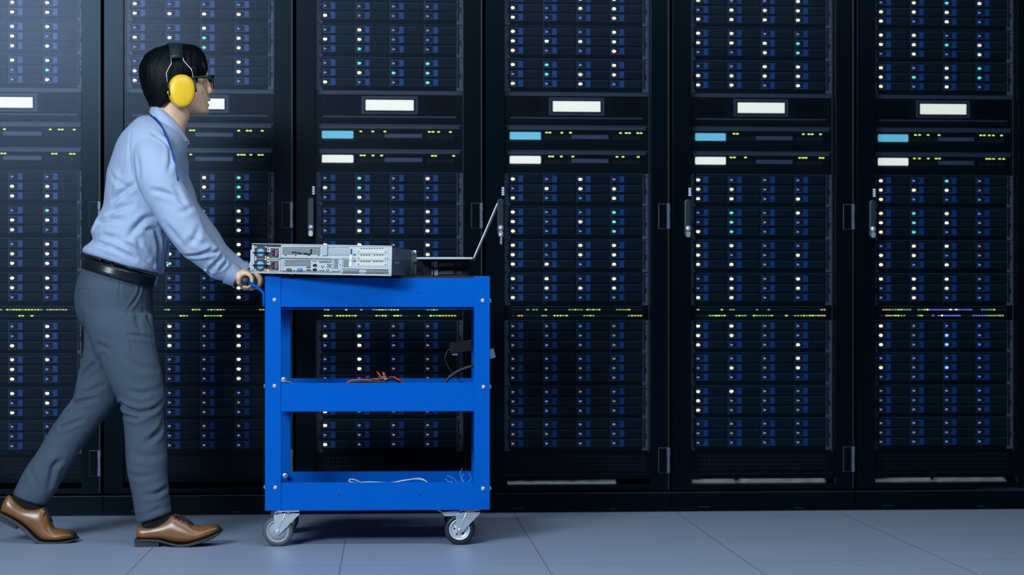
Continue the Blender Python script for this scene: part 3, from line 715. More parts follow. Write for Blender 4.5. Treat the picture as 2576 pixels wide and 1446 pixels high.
# ------------------------------------------------------------------ things on the lower shelves
F2 = rails[1][0] - .041; F3 = rails[2][0] - .048
WHITE_C = mat('cable_pale_grey', (.50, .54, .60), .45); RED = mat('red_rubber', (.62, .07, .03), .45)
def curve_pts(pts, Y, zmin=None, sub=5):
    P = [at(p[0], p[1], Y + (p[2] if len(p) > 2 else 0)) for p in pts]; out = []
    for i in range(len(P) - 1):
        p0, p1, p2, p3 = P[max(i - 1, 0)], P[i], P[i + 1], P[min(i + 2, len(P) - 1)]
        for s_ in range(sub):
            t = s_ / sub; out.append(.5 * ((2 * p1) + (p2 - p0) * t + (2 * p0 - 5 * p1 + 4 * p2 - p3) * t * t + (3 * p1 - p0 - 3 * p2 + p3) * t ** 3))
    out.append(P[-1])
    if zmin is not None:
        for p in out: p.z = max(p.z, zmin)
    return out
def cable(name, label, cat, pts, Y, r, m_, zmin, rr=None):
    b = MB(); P = curve_pts(pts, Y, zmin + r); b.tube(P, r, m_, 8)
    o = b.build(name); tag(o, label, cat); return o
cable('cable', 'coil of pale grey cable lying on the trolley\'s bottom shelf', 'cable',
      [(1120, 1248, .1), (1088, 1225), (1060, 1204), (1020, 1208), (980, 1214), (930, 1212), (893, 1214), (878, 1210), (884, 1205), (905, 1212), (925, 1230, .05), (905, 1240, .10), (960, 1228, .08), (1000, 1211, .05), (1050, 1205, .03), (1075, 1213, .02), (1100, 1232, .0)], -.93, .0022, WHITE_C, F3)
b = MB(); FRAY = mat('frayed_wire_pale_blue', (.22, .48, .62), .4)
for pts in ([(1205, 1245, .05), (1172, 1217), (1160, 1200), (1158, 1188), (1163, 1178)], [(1190, 1245), (1178, 1215), (1185, 1205), (1183, 1196), (1179, 1190)], [(1172, 1240), (1150, 1213), (1140, 1203), (1125, 1196)], [(1170, 1245), (1140, 1213), (1130, 1212), (1120, 1203)], [(1190, 1240, .02), (1168, 1214), (1160, 1204), (1166, 1193)]):
    b.tube(curve_pts(pts, -.93, F3 + .001), .0009, FRAY, 6)
tag(b.build('frayed_wire'), 'thin pale blue frayed wire strands standing at the right of the bottom shelf', 'wire')
cable('cable', 'short pale grey cable end at the left of the middle shelf', 'cable', [(702, 958, .0), (716, 959), (735, 963), (760, 985, .02), (800, 995, .05)], -.80, .0022, WHITE_C, F2)
cable('power_cable', 'thick black cable curving down onto the middle shelf at right', 'cable', [(1222, 905, .03), (1194, 918), (1160, 930), (1135, 945), (1118, 965), (1100, 1000, -.02), (1050, 1010, -.02)], -.86, .0062, RUBBER, F2)
cable('thin_cable', 'thin dark cable looping below the small black adapter', 'cable', [(1128, 878), (1119, 900), (1124, 915), (1138, 938), (1165, 965), (1190, 990)], -.82, .0018, mat('cable_dark_teal', (.012, .035, .05), .45), F2)
ad = thing('power_adapter', 'small black adapter hanging inside the trolley\'s right corner', 'adapter', at(1160, 872, -.80)); ADM = mat('adapter_black', (.006, .009, .012), .3)
b = MB(); b.box((0, 0, 0), (.078, .03, .040), ADM, Matrix.Rotation(math.radians(-9), 3, 'Y')); b.build('housing', ad, bevel=.003)
b = MB(); b.box((-.022, -.004, -.027), (.020, .02, .006), mat('plug_grey', (.16, .20, .26), .4)); b.build('plug', ad, bevel=.001)
b = MB(); b.tube([(.04, 0, .012), (.055, .0, .03), (.068, .0, .07), (.066, .01, .10)], .006, ADM, 10); b.tube([(-.03, 0, -.02), (-.044, 0, -.006)], .004, ADM, 8); b.build('lead', ad)
tg = MB(); tg.box((0, 0, 0), (.022, .0012, .034), mat('grey_label_tag', (.07, .12, .16), .5), Matrix.Rotation(math.radians(-14), 3, 'Y'))
o = tg.build('label_tag', loc=at(1237, 889, -.72)); tag(o, 'small grey tag sticking out behind the trolley\'s right post', 'tag')
# crimping tool and clip on the middle shelf
ct = thing('crimping_tool', 'black and red handled crimping tool lying on the middle shelf', 'tool', at(940, 990, -.88)); ct.location.z = F2
def loc_(P, o): return [p - o.location for p in P]
b = MB(); b.tube(loc_(curve_pts([(866, 974), (880, 962), (905, 959), (940, 960), (975, 961)], -.90, F2 + .006), ct), [.004] * 8 + [.006] * 13, RUBBER, 10, flat=(1.6, 1)); b.build('handle', ct)
b = MB(); b.tube(loc_(curve_pts([(866, 970), (880, 958.5), (900, 955.5), (920, 955), (938, 957)], -.90, F2 + .006), ct), .0024, RED, 8, flat=(2, 1)); b.build('grip_stripe', ct)
b = MB(); b.tube(loc_(curve_pts([(905, 990), (930, 966), (960, 958), (985, 952), (1000, 956), (1022, 972), (1040, 1000)], -.86, F2 + .006), ct), .0068, RUBBER, 10, flat=(1.8, 1)); b.build('handle', ct)
b = MB(); b.tube(loc_(curve_pts([(978, 948.5), (990, 948), (999, 953), (1010, 959), (1019, 966)], -.875, F2 + .006), ct), [.003] * 6 + [.005] * 8 + [.003] * 7, RED, 8, flat=(1.6, .6)); b.build('grip_stripe', ct)
b = MB()
for dx in (-.02, .02): b.box((dx, 0, .03), (.012, .012, .06), RUBBER)
b.box((0, 0, .006), (.10, .03, .012), RUBBER); b.build('jaw', ct, bevel=.003)
cl = thing('spring_clip', 'small red-handled metal clip standing open on the crimping tool', 'clip', at(965, 955, -.875))
co = cl.location
b = MB(); b.tube(loc_([at(948.5, 934, -.875), at(956, 944, -.875), at(960, 951, -.875)], cl), [.0018, .0032, .003], RED, 8, flat=(2.4, 1)); b.tube(loc_([at(939, 953, -.88), at(950, 953.5, -.88), at(962, 954, -.88)], cl), [.003, .0035, .002], RED, 8, flat=(2, 1)); b.build('red_handle', cl)
b = MB(); b.tube(loc_([at(964, 936, -.875), at(966.5, 943, -.875), at(969, 948, -.875)], cl), [.0050, .0058, .0040], RED, 10, flat=(2, .9)); b.build('red_handle', cl)
b = MB()
hel = [at(959 + 1.0 * i / 2.2 + 1.4 * math.cos(i * .9), 949 + 3 * math.sin(i * .9), -.885 + .006 * math.cos(i * .9)) for i in range(30)]
b.tube(loc_(hel, cl), .0008, ZINC, 6); b.box(at(969, 953, -.885) - co, (.013, .012, .004), ZINC); b.box(at(958, 951.5, -.885) - co, (.006, .01, .003), ZINC); b.build('spring', cl)

# ------------------------------------------------------------------ the person
from mathutils.bvhtree import BVHTree
SKIN = mat('skin', (0.80, 0.50, 0.32), 0.5, 0, 0.06, 12, bump=.15, bscale=260)
SHIRT = mat('shirt_light_blue_cotton', (0.37, 0.46, 0.62), 0.85, 0, 0.07, 500, spec=.2, bump=.5, bscale=900)
TROUS = mat('trousers_grey_blue_cotton', (0.062, 0.088, 0.122), 0.85, 0, 0.08, 500, spec=.2, bump=.5, bscale=900)
HAIR = mat('hair_black', (0.0015, 0.003, 0.0045), 0.5, 0, .5, 90, spec=.13, bump=.9, bscale=60, stretch=(5, 5, .6))
LEATHER_B = mat('belt_black_leather', (0.008, 0.011, 0.015), 0.33, bump=.06, bscale=300)
YELLOW = mat('ear_cup_yellow', (0.85, 0.50, 0.02), 0.35, 0, .03, 10)
BLK = mat('matt_black_plastic', (0.008, 0.012, 0.015), 0.42)

def temp_eval(me, mods):
    o = bpy.data.objects.new('tmp', me); C.objects.link(o)
    for kind, kw in mods:
        m_ = o.modifiers.new(kind, kind)
        for k, v in kw.items(): setattr(m_, k, v)
    dg = bpy.context.evaluated_depsgraph_get(); dg.update()
    out = bpy.data.meshes.new_from_object(o.evaluated_get(dg), depsgraph=dg)
    bpy.data.objects.remove(o)
    return out
def remesh(mb, voxel, smooth=6, factor=.5):
    out = temp_eval(mb.mesh('t'), [('REMESH', dict(mode='VOXEL', voxel_size=voxel, use_smooth_shade=True)), ('SMOOTH', dict(iterations=smooth, factor=factor))])
    out.materials.clear(); out.materials.append(mb.mats[0])
    return out
def verts(me):
    a = np.empty(len(me.vertices) * 3); me.vertices.foreach_get('co', a); return a.reshape(-1, 3)
def norms(me):
    a = np.empty(len(me.vertices) * 3); me.vertices.foreach_get('normal', a); return a.reshape(-1, 3)
def set_verts(me, v): me.vertices.foreach_set('co', v.ravel()); me.update()
def bvh_of(me):
    return BVHTree.FromPolygons([v.co for v in me.vertices], [p.vertices[:] for p in me.polygons])
CAMP = Vector((0, CAM_Y, CAM_Z))
def hit(tree, px, py, Yd=-.95):
    t = at(px, py, 0.0); d = (t - CAMP).normalized(); r = tree.ray_cast(CAMP, d)
    return r[0] if r[0] is not None else at(px, py, Yd)
def seg_dist(P, a, b):
    ab = b - a; t = np.clip(((P - a) @ ab) / max(ab @ ab, 1e-12), 0, 1)
    return np.linalg.norm(P - (a + t[:, None] * ab), axis=1)
def folds(me, strokes, ridge=.6):
    """strokes: (points in the photo, depth mm, width mm): creases pressed into the near side of the cloth"""
    tree = bvh_of(me); V = verts(me); N = norms(me); D = np.zeros(len(V))
    for pts, amp, wd in strokes:
        P = [np.array(hit(tree, *p)) for p in pts]
        Q = []
        for i in range(len(P) - 1):
            for k in range(4):
                t = k / 4; Q.append(P[i] * (1 - t) + P[i + 1] * t)
        Q.append(P[-1]); d = np.full(len(V), 9.0)
        lo = np.min(Q, axis=0) - .06; hi = np.max(Q, axis=0) + .06
        idx = np.where(np.all((V > lo) & (V < hi), axis=1))[0]
        if not len(idx): continue
        dd = np.full(len(idx), 9.0); tt = np.zeros(len(idx)); n = len(Q) - 1
        for i in range(n):
            e = seg_dist(V[idx], Q[i], Q[i + 1]); m_ = e < dd; dd[m_] = e[m_]; tt[m_] = (i + .5) / n
        w_ = wd / 1000; taper = np.sin(np.clip(tt, .04, .96) * PI) ** .6
        D[idx] += taper * amp * 1.3 / 1000 * (-np.exp(-(dd / w_) ** 2) + ridge * np.exp(-((dd - 2.0 * w_) / (1.1 * w_)) ** 2))
    set_verts(me, V + N * D[:, None])
def ripple(me, amp, sc, seed):
    V = verts(me); N = norms(me)
    n = np.array([noise.noise(Vector((v[0] * sc[0] + seed, v[1] * sc[1], v[2] * sc[2]))) for v in V])
    set_verts(me, V + N * (n * amp)[:, None])

def oval(pb, pf, hd, Y, n=28, dy=0.0, e=1.0, Yf=None):
    """cross-section through two outline points of the photo (back, front), half depth hd about y = Y"""
    a, b_ = at(*pb, Y), at(*pf, Y if Yf is None else Yf); c = (a + b_) / 2; h = (b_ - a) / 2; out = []
    for i in range(n):
        t = 2 * PI * i / n; ct, st = math.cos(t), math.sin(t)
        k = (abs(ct) ** (2 / e) + abs(st) ** (2 / e)) ** (-e / 2) if e != 1 else 1
        out.append(c + h * ct * k + Vector((0, -hd * st * k + dy * st * st, 0)))
    return out
def interp(rs, sub=4):
    out = []
    for k in range(len(rs) - 1):
        r0, r1, r2, r3 = rs[max(k - 1, 0)], rs[k], rs[k + 1], rs[min(k + 2, len(rs) - 1)]
        for s_ in range(sub):
            t = s_ / sub
            out.append([.5 * ((2 * b_) + (c - a) * t + (2 * a - 5 * b_ + 4 * c - d) * t * t + (3 * b_ - a - 3 * c + d) * t ** 3) for a, b_, c, d in zip(r0, r1, r2, r3)])
    out.append(rs[-1]); return out
def shrink(rs, k, kd=None):
    out = []
    for r in rs:
        c = sum(r, Vector()) / len(r); out.append([c + Vector(((p - c).x * k, (p - c).y * (kd or k), (p - c).z * k)) for p in r])
    return out

YC = -.87
person = thing('person', 'walking person in light blue shirt and grey trousers pushing the blue trolley', 'person', (at(330, 1300, YC).x, YC, 0))
PL0 = person.location.copy()
def ppart(name, data, parent=person):
    o = link(name, data, parent)
    if parent is person: o.matrix_parent_inverse = Matrix.Translation(-PL0)
    return o
# torso, sleeves and legs as cross-sections
torso = [oval((398, 300), (452, 318), .060, YC), oval((378, 292), (466, 335), .085, YC), oval((346, 296), (472, 362), .145, YC, e=1.1), oval((313, 328), (468, 398), .190, YC, e=1.15), oval((290, 368), (467, 438), .198, YC, e=1.15),
         oval((274, 415), (470, 466), .185, YC, e=1.1), oval((266, 475), (468, 497), .172, YC), oval((257, 522), (452, 540), .165, YC), oval((240, 556), (440, 572), .164, YC), oval((229, 582), (430, 597), .166, YC),
         oval((236, 604), (420, 628), .163, YC), oval((212, 624), (414, 655), .163, YC), oval((209, 634), (412, 686), .160, YC), oval((222, 642), (405, 690), .150, YC)]
near_sl = [((352, 332), (432, 352), .055, -.985), ((338, 372), (440, 378), .066, -1.03), ((338, 415), (447, 412), .070, -1.055), ((345, 457), (456, 445), .069, -1.065), ((360, 498), (466, 472), .066, -1.065), ((383, 536), (487, 512), .064, -1.065),
           ((409, 576), (506, 551), .063, -1.06), ((431, 608), (523, 584), .060, -1.055), ((457, 640), (539, 611), .056, -1.045), ((488, 661), (553, 627), .051, -1.025), ((521, 689), (566, 643), .047, -1.00), ((536, 703), (577, 652), .044, -.985),
           ((560, 708), (591, 664), .040, -.968), ((584, 717), (607, 681), .037, -.950)]
far_sl = [((395, 340), (455, 345), .055, -.755), ((400, 395), (470, 395), .064, -.705), ((415, 450), (480, 450), .066, -.685), ((432, 505), (496, 503), .064, -.680), ((455, 550), (520, 540), .062, -.680), ((482, 592), (545, 577), .058, -.680),
          ((512, 630), (571, 614), .052, -.680), ((545, 660), (596, 641), .045, -.682), ((578, 686), (618, 660), .040, -.685), ((598, 700), (630, 670), .036, -.688)]
nsr = [oval(a, b_, h, y) for a, b_, h, y in near_sl]; fsr = [oval(a, b_, h, y) for a, b_, h, y in far_sl]
pelvis = [oval((214, 655), (390, 700), .150, YC), oval((209, 672), (384, 720), .158, YC), oval((196, 705), (384, 745), .170, YC), oval((190, 740), (384, 775), .172, YC), oval((193, 780), (386, 800), .166, YC), oval((204, 815), (386, 825), .150, YC), oval((230, 840), (380, 845), .11, YC)]
near_leg = [((200, 770), (386, 790), .085, -.955), ((212, 815), (388, 835), .088, -.958), ((226, 855), (394, 872), .086, -.958), ((243, 895), (401, 905), .083, -.957), ((259, 932), (407, 938), .080, -.955), ((277, 972), (411, 972), .077, -.952), ((294, 1004), (414, 1000), .074, -.950), ((308, 1036), (411, 1030), .070, -.948),
            ((310, 1062), (412, 1062), .068, -.946), ((313, 1100), (416, 1098), .067, -.945), ((317, 1150), (421, 1145), .065, -.944), ((323, 1200), (422, 1195), .063, -.943), ((330, 1240), (426, 1235), .062, -.942), ((338, 1280), (429, 1268), .060, -.942), ((343, 1316), (432, 1288), .057, -.942)]
far_leg = [((205, 780), (340, 800), .080, -.800), ((210, 830), (330, 870), .082, -.797), ((208, 880), (315, 930), .082, -.797), ((200, 922), (305, 985), .080, -.800), ((193, 960), (296, 1010), .077, -.803), ((182, 1004), (277, 1037), .074, -.806), ((160, 1030), (255, 1062), .071, -.810), ((136, 1066), (232, 1094), .069, -.812),
           ((113, 1102), (206, 1130), .067, -.814), ((90, 1138), (185, 1166), .065, -.816), ((66, 1174), (163, 1200), .063, -.818), ((48, 1208), (142, 1236), .060, -.820), ((33, 1241), (115, 1271), .056, -.820)]
nlr = [oval(a, b_, h, y) for a, b_, h, y in near_leg]; flr = [oval(a, b_, h, y) for a, b_, h, y in far_leg]

# ---- shirt
sb = MB(); sb.rings(interp(torso, 5), SHIRT); sb.rings(interp(nsr, 5), SHIRT); sb.rings(interp(fsr, 5), SHIRT)
sh = remesh(sb, .0055, 5)
ripple(sh, .0045, (9, 9, 16), 3.3)
folds(sh, [
 ([(343, 460), (318, 476), (300, 490), (285, 506)], 9, 9), ([(331, 515), (296, 527), (273, 540)], 8, 9), ([(311, 555), (276, 550), (247, 558), (238, 572)], 9, 9),
 ([(386, 545), (362, 552), (343, 571), (325, 597)], 9, 10), ([(300, 608), (331, 620), (354, 643), (386, 668)], 8, 8), ([(345, 574), (389, 578), (400, 600)], 5, 8),
 ([(260, 590), (275, 596), (310, 600)], 4, 9), ([(232, 608), (262, 616), (300, 630), (340, 650)], 8, 7), ([(345, 600), (352, 625), (372, 650)], 6, 8), ([(395, 590), (400, 625), (398, 660)], 6, 9),
 ([(383, 478), (405, 482), (427, 490), (456, 505)], 6, 8), ([(383, 334), (407, 350), (427, 372)], 6, 8), ([(427, 372), (430, 405), (424, 430)], 5, 8), ([(440, 470), (455, 500), (470, 520)], 4, 9),
 ([(352, 450), (350, 420), (345, 385)], 3, 9), ([(330, 330), (326, 380), (330, 430), (340, 458)], 2.5, 6),
 ([(459, 640), (480, 642), (505, 639), (529, 630), (552, 620)], 7, 7), ([(550, 627), (541, 633), (522, 640)], 7, 5), ([(556, 630), (553, 646), (542, 662), (536, 680)], 9, 6), ([(571, 648), (565, 664), (553, 677)], 7, 5),
 ([(500, 575), (490, 600), (470, 620)], 5, 10), ([(486, 520), (470, 530), (452, 534)], 4, 8), ([(525, 690), (530, 672), (540, 655)], 6, 6), ([(475, 600), (500, 612), (530, 612)], 3, 8),
 ([(300, 420), (310, 470), (318, 520)], 2.5, 14), ([(415, 560), (440, 590), (462, 615)], 3, 9), ([(278, 438), (300, 460), (330, 470)], 4, 8)])
sh = temp_eval(sh, [('SMOOTH', dict(iterations=1, factor=.4))])
shirt = ppart('shirt', sh); ST = bvh_of(sh)
def cuff(rs, name='cuff'):
    b = MB(); R0 = interp(rs, 3); R1 = shrink(R0, .90)
    b.rings(R0 + R1[::-1], SHIRT, cap=False); n = len(R0[0])
    m_ = b.mesh(name); m2 = m_; o = ppart(name, m2, shirt); return o
cuff([oval((560, 712), (590, 660), .044, -.968, e=1.1), oval((572, 716), (599, 668), .043, -.960, e=1.1), oval((586, 720), (610, 679), .041, -.950, e=1.1)])
cuff([oval((580, 690), (620, 656), .043, -.685, e=1.1), oval((602, 706), (633, 668), .040, -.688, e=1.1)])
for px, py in ((566, 706), (517, 679)):
    p = hit(ST, px, py); b = MB(); b.lathe([(.0002, -.002), (.0045, -.0018), (.0048, 0), (.0048, .0012)], p + Vector((0, -.0035 if px > 560 else -.0008, .001)), (0, 1, 0), mat('button_pearl', (.62, .66, .72), .3), 14); ppart('button', b.mesh('button'), shirt)
# collar
def collar():
    top = [(384, 268), (398, 272), (412, 279), (432, 296), (452, 318), (466, 338), (477, 358)]
    bot = [(376, 283), (386, 294), (402, 308), (424, 334), (440, 358), (446, 372), (448, 380)]
    n = len(top); ys_t = [0, -.045, -.064, -.071, -.064, -.046, -.024]; ys_b = [0, -.058, -.086, -.098, -.090, -.070, -.048]
    def strip(s_):
        T = [at(*p, YC) + Vector((0, s_ * -y, 0)) for p, y in zip(top, ys_t)]
        B_ = [at(*p, YC) + Vector((0, s_ * -y, 0)) for p, y in zip(bot, ys_b)]
        return T, B_
    b = MB()
    T1, B1 = strip(-1); T2, B2 = strip(1)
    T = T1[::-1] + T2[1:]; B_ = B1[::-1] + B2[1:]
    rows = []
    for k in range(7):
        u = k / 6; rows.append([t * (1 - u) + q * u + Vector((0, (q - t).y * .25 * math.sin(PI * u), .008 * math.sin(PI * u))) for t, q in zip(T, B_)])
    L = [interp([[p] for p in r], 4) for r in rows]; L = [[q[0] for q in r] for r in L]; m_ = len(L[0])
    b.add([p for r in L for p in r], [[a * m_ + i, a * m_ + i + 1, (a + 1) * m_ + i + 1, (a + 1) * m_ + i] for a in range(6) for i in range(m_ - 1)], SHIRT, True)
    st = [[t + Vector((0, (YC - t.y) * .18, -.004)) for t in T], [q + Vector((0, (YC - q.y) * .25, .002)) for q in B_]]
    s2 = [[q[0] for q in interp([[p] for p in r], 4)] for r in st]
    b.add([p for r in s2 for p in r], [[i, i + 1, m_ + i + 1, m_ + i] for i in range(m_ - 1)], SHIRT, True)
    me = temp_eval(b.mesh('c'), [('SOLIDIFY', dict(thickness=.003, offset=0)), ('SUBSURF', dict(levels=1, render_levels=1))])
    return me
ppart('collar', collar(), shirt)

# ---- trousers
tb = MB(); tb.rings(interp(pelvis, 5), TROUS); tb.rings(interp(nlr, 5), TROUS); tb.rings(interp(flr, 5), TROUS)
tr = remesh(tb, .0055, 5)
ripple(tr, .004, (8, 8, 9), 8.1)
folds(tr, [
 ([(295, 1006), (308, 1018), (322, 1029), (350, 1038), (387, 1029), (410, 1008)], 9, 8), ([(309, 1040), (325, 1047), (345, 1052), (372, 1042)], 7, 7), ([(322, 842), (350, 845), (384, 852)], 5, 6),
 ([(410, 1056), (401, 1084), (385, 1100), (368, 1112)], 8, 9), ([(424, 1222), (410, 1232), (396, 1241), (366, 1246)], 7, 8), ([(428, 1270), (395, 1282), (350, 1300)], 3, 8),
 ([(334, 693), (346, 705), (351, 716), (350, 732), (343, 748), (330, 768), (319, 786)], 6, 5), ([(193, 729), (215, 729), (248, 728)], 3.5, 3.5), ([(193, 708), (230, 704), (268, 702)], 2, 3),
 ([(253, 902), (235, 918), (216, 932), (205, 948), (196, 966)], 9, 8), ([(240, 1001), (212, 1008), (184, 1015), (168, 1030)], 8, 8), ([(207, 1056), (180, 1065), (152, 1075), (118, 1092)], 6, 7),
 ([(152, 1158), (142, 1165), (134, 1176), (124, 1222)], 8, 9), ([(75, 1175), (84, 1200), (100, 1235)], 3, 8), ([(318, 794), (330, 870), (341, 955), (352, 1030), (357, 1130), (364, 1200), (370, 1250)], 2.2, 3.0),
 ([(340, 780), (345, 800), (352, 830)], 4, 9), ([(300, 745), (303, 700)], 2.5, 4), ([(360, 780), (372, 800), (382, 822)], 4, 7), ([(320, 900), (350, 925), (395, 930)], 3, 10), ([(330, 985), (360, 990), (405, 975)], 4, 9),
 ([(230, 870), (252, 868), (275, 880)], 3, 9), ([(335, 1140), (375, 1150), (412, 1140)], 3, 11), ([(325, 1190), (350, 1200), (385, 1195)], 3, 9), ([(215, 880), (235, 890), (262, 892)], 4, 8), ([(200, 990), (225, 985), (260, 968)], 5, 8)])
trous = ppart('trousers', tr); TT = bvh_of(tr)
b = MB(); lp0 = [hit(TT, 283, y) + Vector((0, -.012 if y < 676 else -.002, 0)) for y in (646, 652, 660, 668, 676, 684)]
b.tube(lp0, .0052, TROUS, 8, flat=(.4, 1.2)); ppart('belt_loop', b.mesh('belt_loop'), trous)
# belt
B0 = [oval((213, 646), (395, 697), .166, YC, 48), oval((208, 672), (386, 722), .173, YC, 48)]
b = MB(); R0 = interp(B0, 3); b.rings(shrink(R0, 1.012) , LEATHER_B, cap=False); R1 = shrink(R0, .985)[::-1]; b.rings(R1, LEATHER_B, cap=False)
me = temp_eval(b.mesh('b'), [('SOLIDIFY', dict(thickness=.003, offset=0))]); belt = ppart('belt', me)
b = MB(); q = (at(391, 708, YC)); b.box(q + Vector((.004, 0, 0)), (.004, .045, .036), ZINC, Matrix.Rotation(.25, 3, 'Y')); ppart('buckle', b.mesh('buckle', .001), belt)
p = hit(TT, 372, 706); b = MB(); b.lathe([(.0002, -.003), (.003, -.002), (.0035, 0)], at(362, 712, -1.005), (0, 1, 0), ZINC, 12); 

# ---- body (one continuous figure)
HY = YC; HS = at(442, 228, HY) .x - at(441, 228, HY).x        # metres per pixel at the head
HTH = math.radians(18); HC = at(441, 228, HY)
FW = Vector((math.cos(HTH), math.sin(HTH), 0)); NR = Vector((math.sin(HTH), -math.cos(HTH), 0)); UP = Vector((0, 0, 1))
def hp(px, py, s_=0.0):
    """head point: px, py on the middle profile, s_ metres towards the camera-side ear"""
    return HC + FW * ((px - 441) * HS / math.cos(HTH)) + NR * s_ + UP * ((228 - py) * HS)
def hring(py, xf, xb, hw, k=.15, n=36, tilt=0):
    c = (xf + xb) / 2; a = (xf - xb) / 2; out = []
    for i in range(n):
        t = 2 * PI * i / n; ct, st = math.cos(t), math.sin(t)
        e = 1 + .12 * max(ct, 0); q = (abs(ct) ** (2 * e) + abs(st) ** (2 * e)) ** (-1 / (2 * e)); out.append(hp(c + a * ct * q, py - tilt * ct, hw * st * q * (1 - k * .8 * max(ct, 0) ** 2)))
    return out
bb = MB()
bb.rings(interp([hring(123, 470, 425, .030), hring(130, 492, 406, .052), hring(145, 507, 388, .066), hring(165, 517, 379, .073), hring(185, 521, 375, .076, .2), hring(200, 517, 376, .075, .22), hring(215, 517, 380, .073, .25),
                 hring(230, 519, 388, .070, .3), hring(243, 521, 398, .066, .35), hring(256, 520, 412, .061, .4), hring(267, 521, 428, .054, .42), hring(278, 522, 447, .043, .4), hring(286, 517, 468, .030, .35)], 3), SKIN)
bb.rings(interp([[p for p in oval((400, 235), (470, 250), .055, HY + .01)], oval((392, 262), (478, 285), .056, HY + .003), oval((392, 285), (475, 302), .057, YC), oval((392, 306), (466, 328), .060, YC), oval((392, 325), (462, 350), .066, YC)], 4), SKIN)
# nose, brow, lips, chin, cheeks
bb.tube([hp(515, 197), hp(521, 207), hp(527.5, 218), hp(529.5, 226)], [.0075, .0085, .0100, .0095], SKIN, 12)
bb.sphere(hp(529, 225.5), (.0075, .008, .0070), SKIN)
for s_ in (-1, 1):
    bb.sphere(hp(523.5, 228, s_ * .0105), .0085, SKIN); bb.sphere(hp(491, 230, s_ * .040), (.017, .015, .020), SKIN); bb.sphere(hp(509, 194, s_ * .026), (.012, .022, .008), SKIN)
bb.sphere(hp(519.5, 247.5), (.012, .022, .0062), SKIN); bb.sphere(hp(517.5, 260.5), (.011, .019, .0062), SKIN); bb.sphere(hp(515, 278), (.013, .017, .011), SKIN)
bb.rings(interp(shrink(torso[1:], .86), 4), SKIN); bb.rings(interp(shrink(pelvis[:-1], .88), 4), SKIN)
bb.rings(interp(shrink(nlr, .72), 4), SKIN); bb.rings(interp(shrink(flr, .72), 4), SKIN)
def arm_inner(rs, k0, k1):
    n = len(rs); return [shrink([r], k0 + (k1 - k0) * i / (n - 1))[0] for i, r in enumerate(rs)]
TRM = Matrix.Rotation(TRZ, 3, 'Z')
G0 = TRM @ g0 + TC; G1 = TRM @ Vector(g1) + TC; GA = (G1 - G0).normalized()
def hand(mb, t0, sgn, wrist_ring, skin=SKIN):
    """fingers curled over the grip; t0: little finger's place along the grip, sgn: +1 when the thumb lies farther along"""
    def q(t, x, z): return G0 + GA * t + Vector((x / 1000, 0, z / 1000))
    spec = [(0, .0078, .90), (.0205, .0084, .98), (.0415, .0088, 1.03), (.0630, .0088, .98)]
    mcps = []
    for o, r, L in spec:
        t = t0 + sgn * o
        m_ = q(t, 14, 20.5); pts = [q(t - sgn * 0, 2, 27), m_, q(t, 21, 11), q(t, 21.5, 1), q(t, 18.5, -10), q(t, 12, -17.5), q(t, 3, -20.5), q(t, -7, -19.5)]
        mb.tube(pts, [r * 1.1, r * 1.16, r * 1.02, r * 1.06, r * .94, r * .97, r * .90, r * .62], skin, 12)
        mb.sphere(pts[-1], r * .7, skin, 10, 6); mb.sphere(m_ + Vector((0, 0, .001)), r * 1.15, skin, 10, 6)
    tc_ = t0 + sgn * .032
    c0 = wrist_ring
    palm = []
    for (x, z, ht, hwid, tt) in ((-20, 22, 15.5, 31, tc_), (-4, 25.5, 14.5, 38, tc_), (9, 24, 12, 40, tc_), (17, 21.5, 9, 38, tc_)):
        c = q(tt, x, z); palm.append([c + Vector((0, 0, ht / 1000 * math.cos(2 * PI * i / 28 + PI))) + GA * (-hwid / 1000 * math.sin(2 * PI * i / 28)) for i in range(28)])
    # wrist ring is ordered lower edge -> near side -> upper edge, like the palm rings
    mb.rings(interp([shrink([c0], .80)[0]] + palm, 4), skin)
    tb_ = t0 + sgn * .066
    mb.tube([q(tb_ - sgn * .012, -17, 24), q(tb_, -26, 9), q(tb_ + sgn * .006, -26, -6), q(tb_ + sgn * .008, -16, -21), q(tb_ + sgn * .006, -4, -25.5)], [.0125, .0118, .0102, .0095, .0070], skin, 12)
    mb.sphere(q(tb_ + sgn * .006, -2, -24), .0072, skin, 10, 6)
    mb.sphere(q(t0 + sgn * .012, -23, 14), (.0125, .021, .020), skin, 16, 10); mb.sphere(q(t0 + sgn * .018, -24, 0), (.010, .018, .016), skin, 16, 10)
bb.rings(interp(arm_inner(nsr, .62, .76), 4), SKIN); bb.rings(interp(arm_inner(fsr, .62, .76), 4), SKIN)
hand(bb, .024, 1, nsr[-1]); hand(bb, .372, -1, fsr[-1])
# feet inside the shoes
for pts, y in (([(385, 1290), (388, 1320), (420, 1335), (470, 1345), (520, 1340)], -.945), ([(75, 1255), (70, 1296), (92, 1320), (120, 1340), (165, 1346)], -.82)):
    bb.tube([at(*p, y) for p in pts], [.022, .013, .012, .012, .007], SKIN, 12)
bm_ = remesh(bb, .0040, 3, .5)
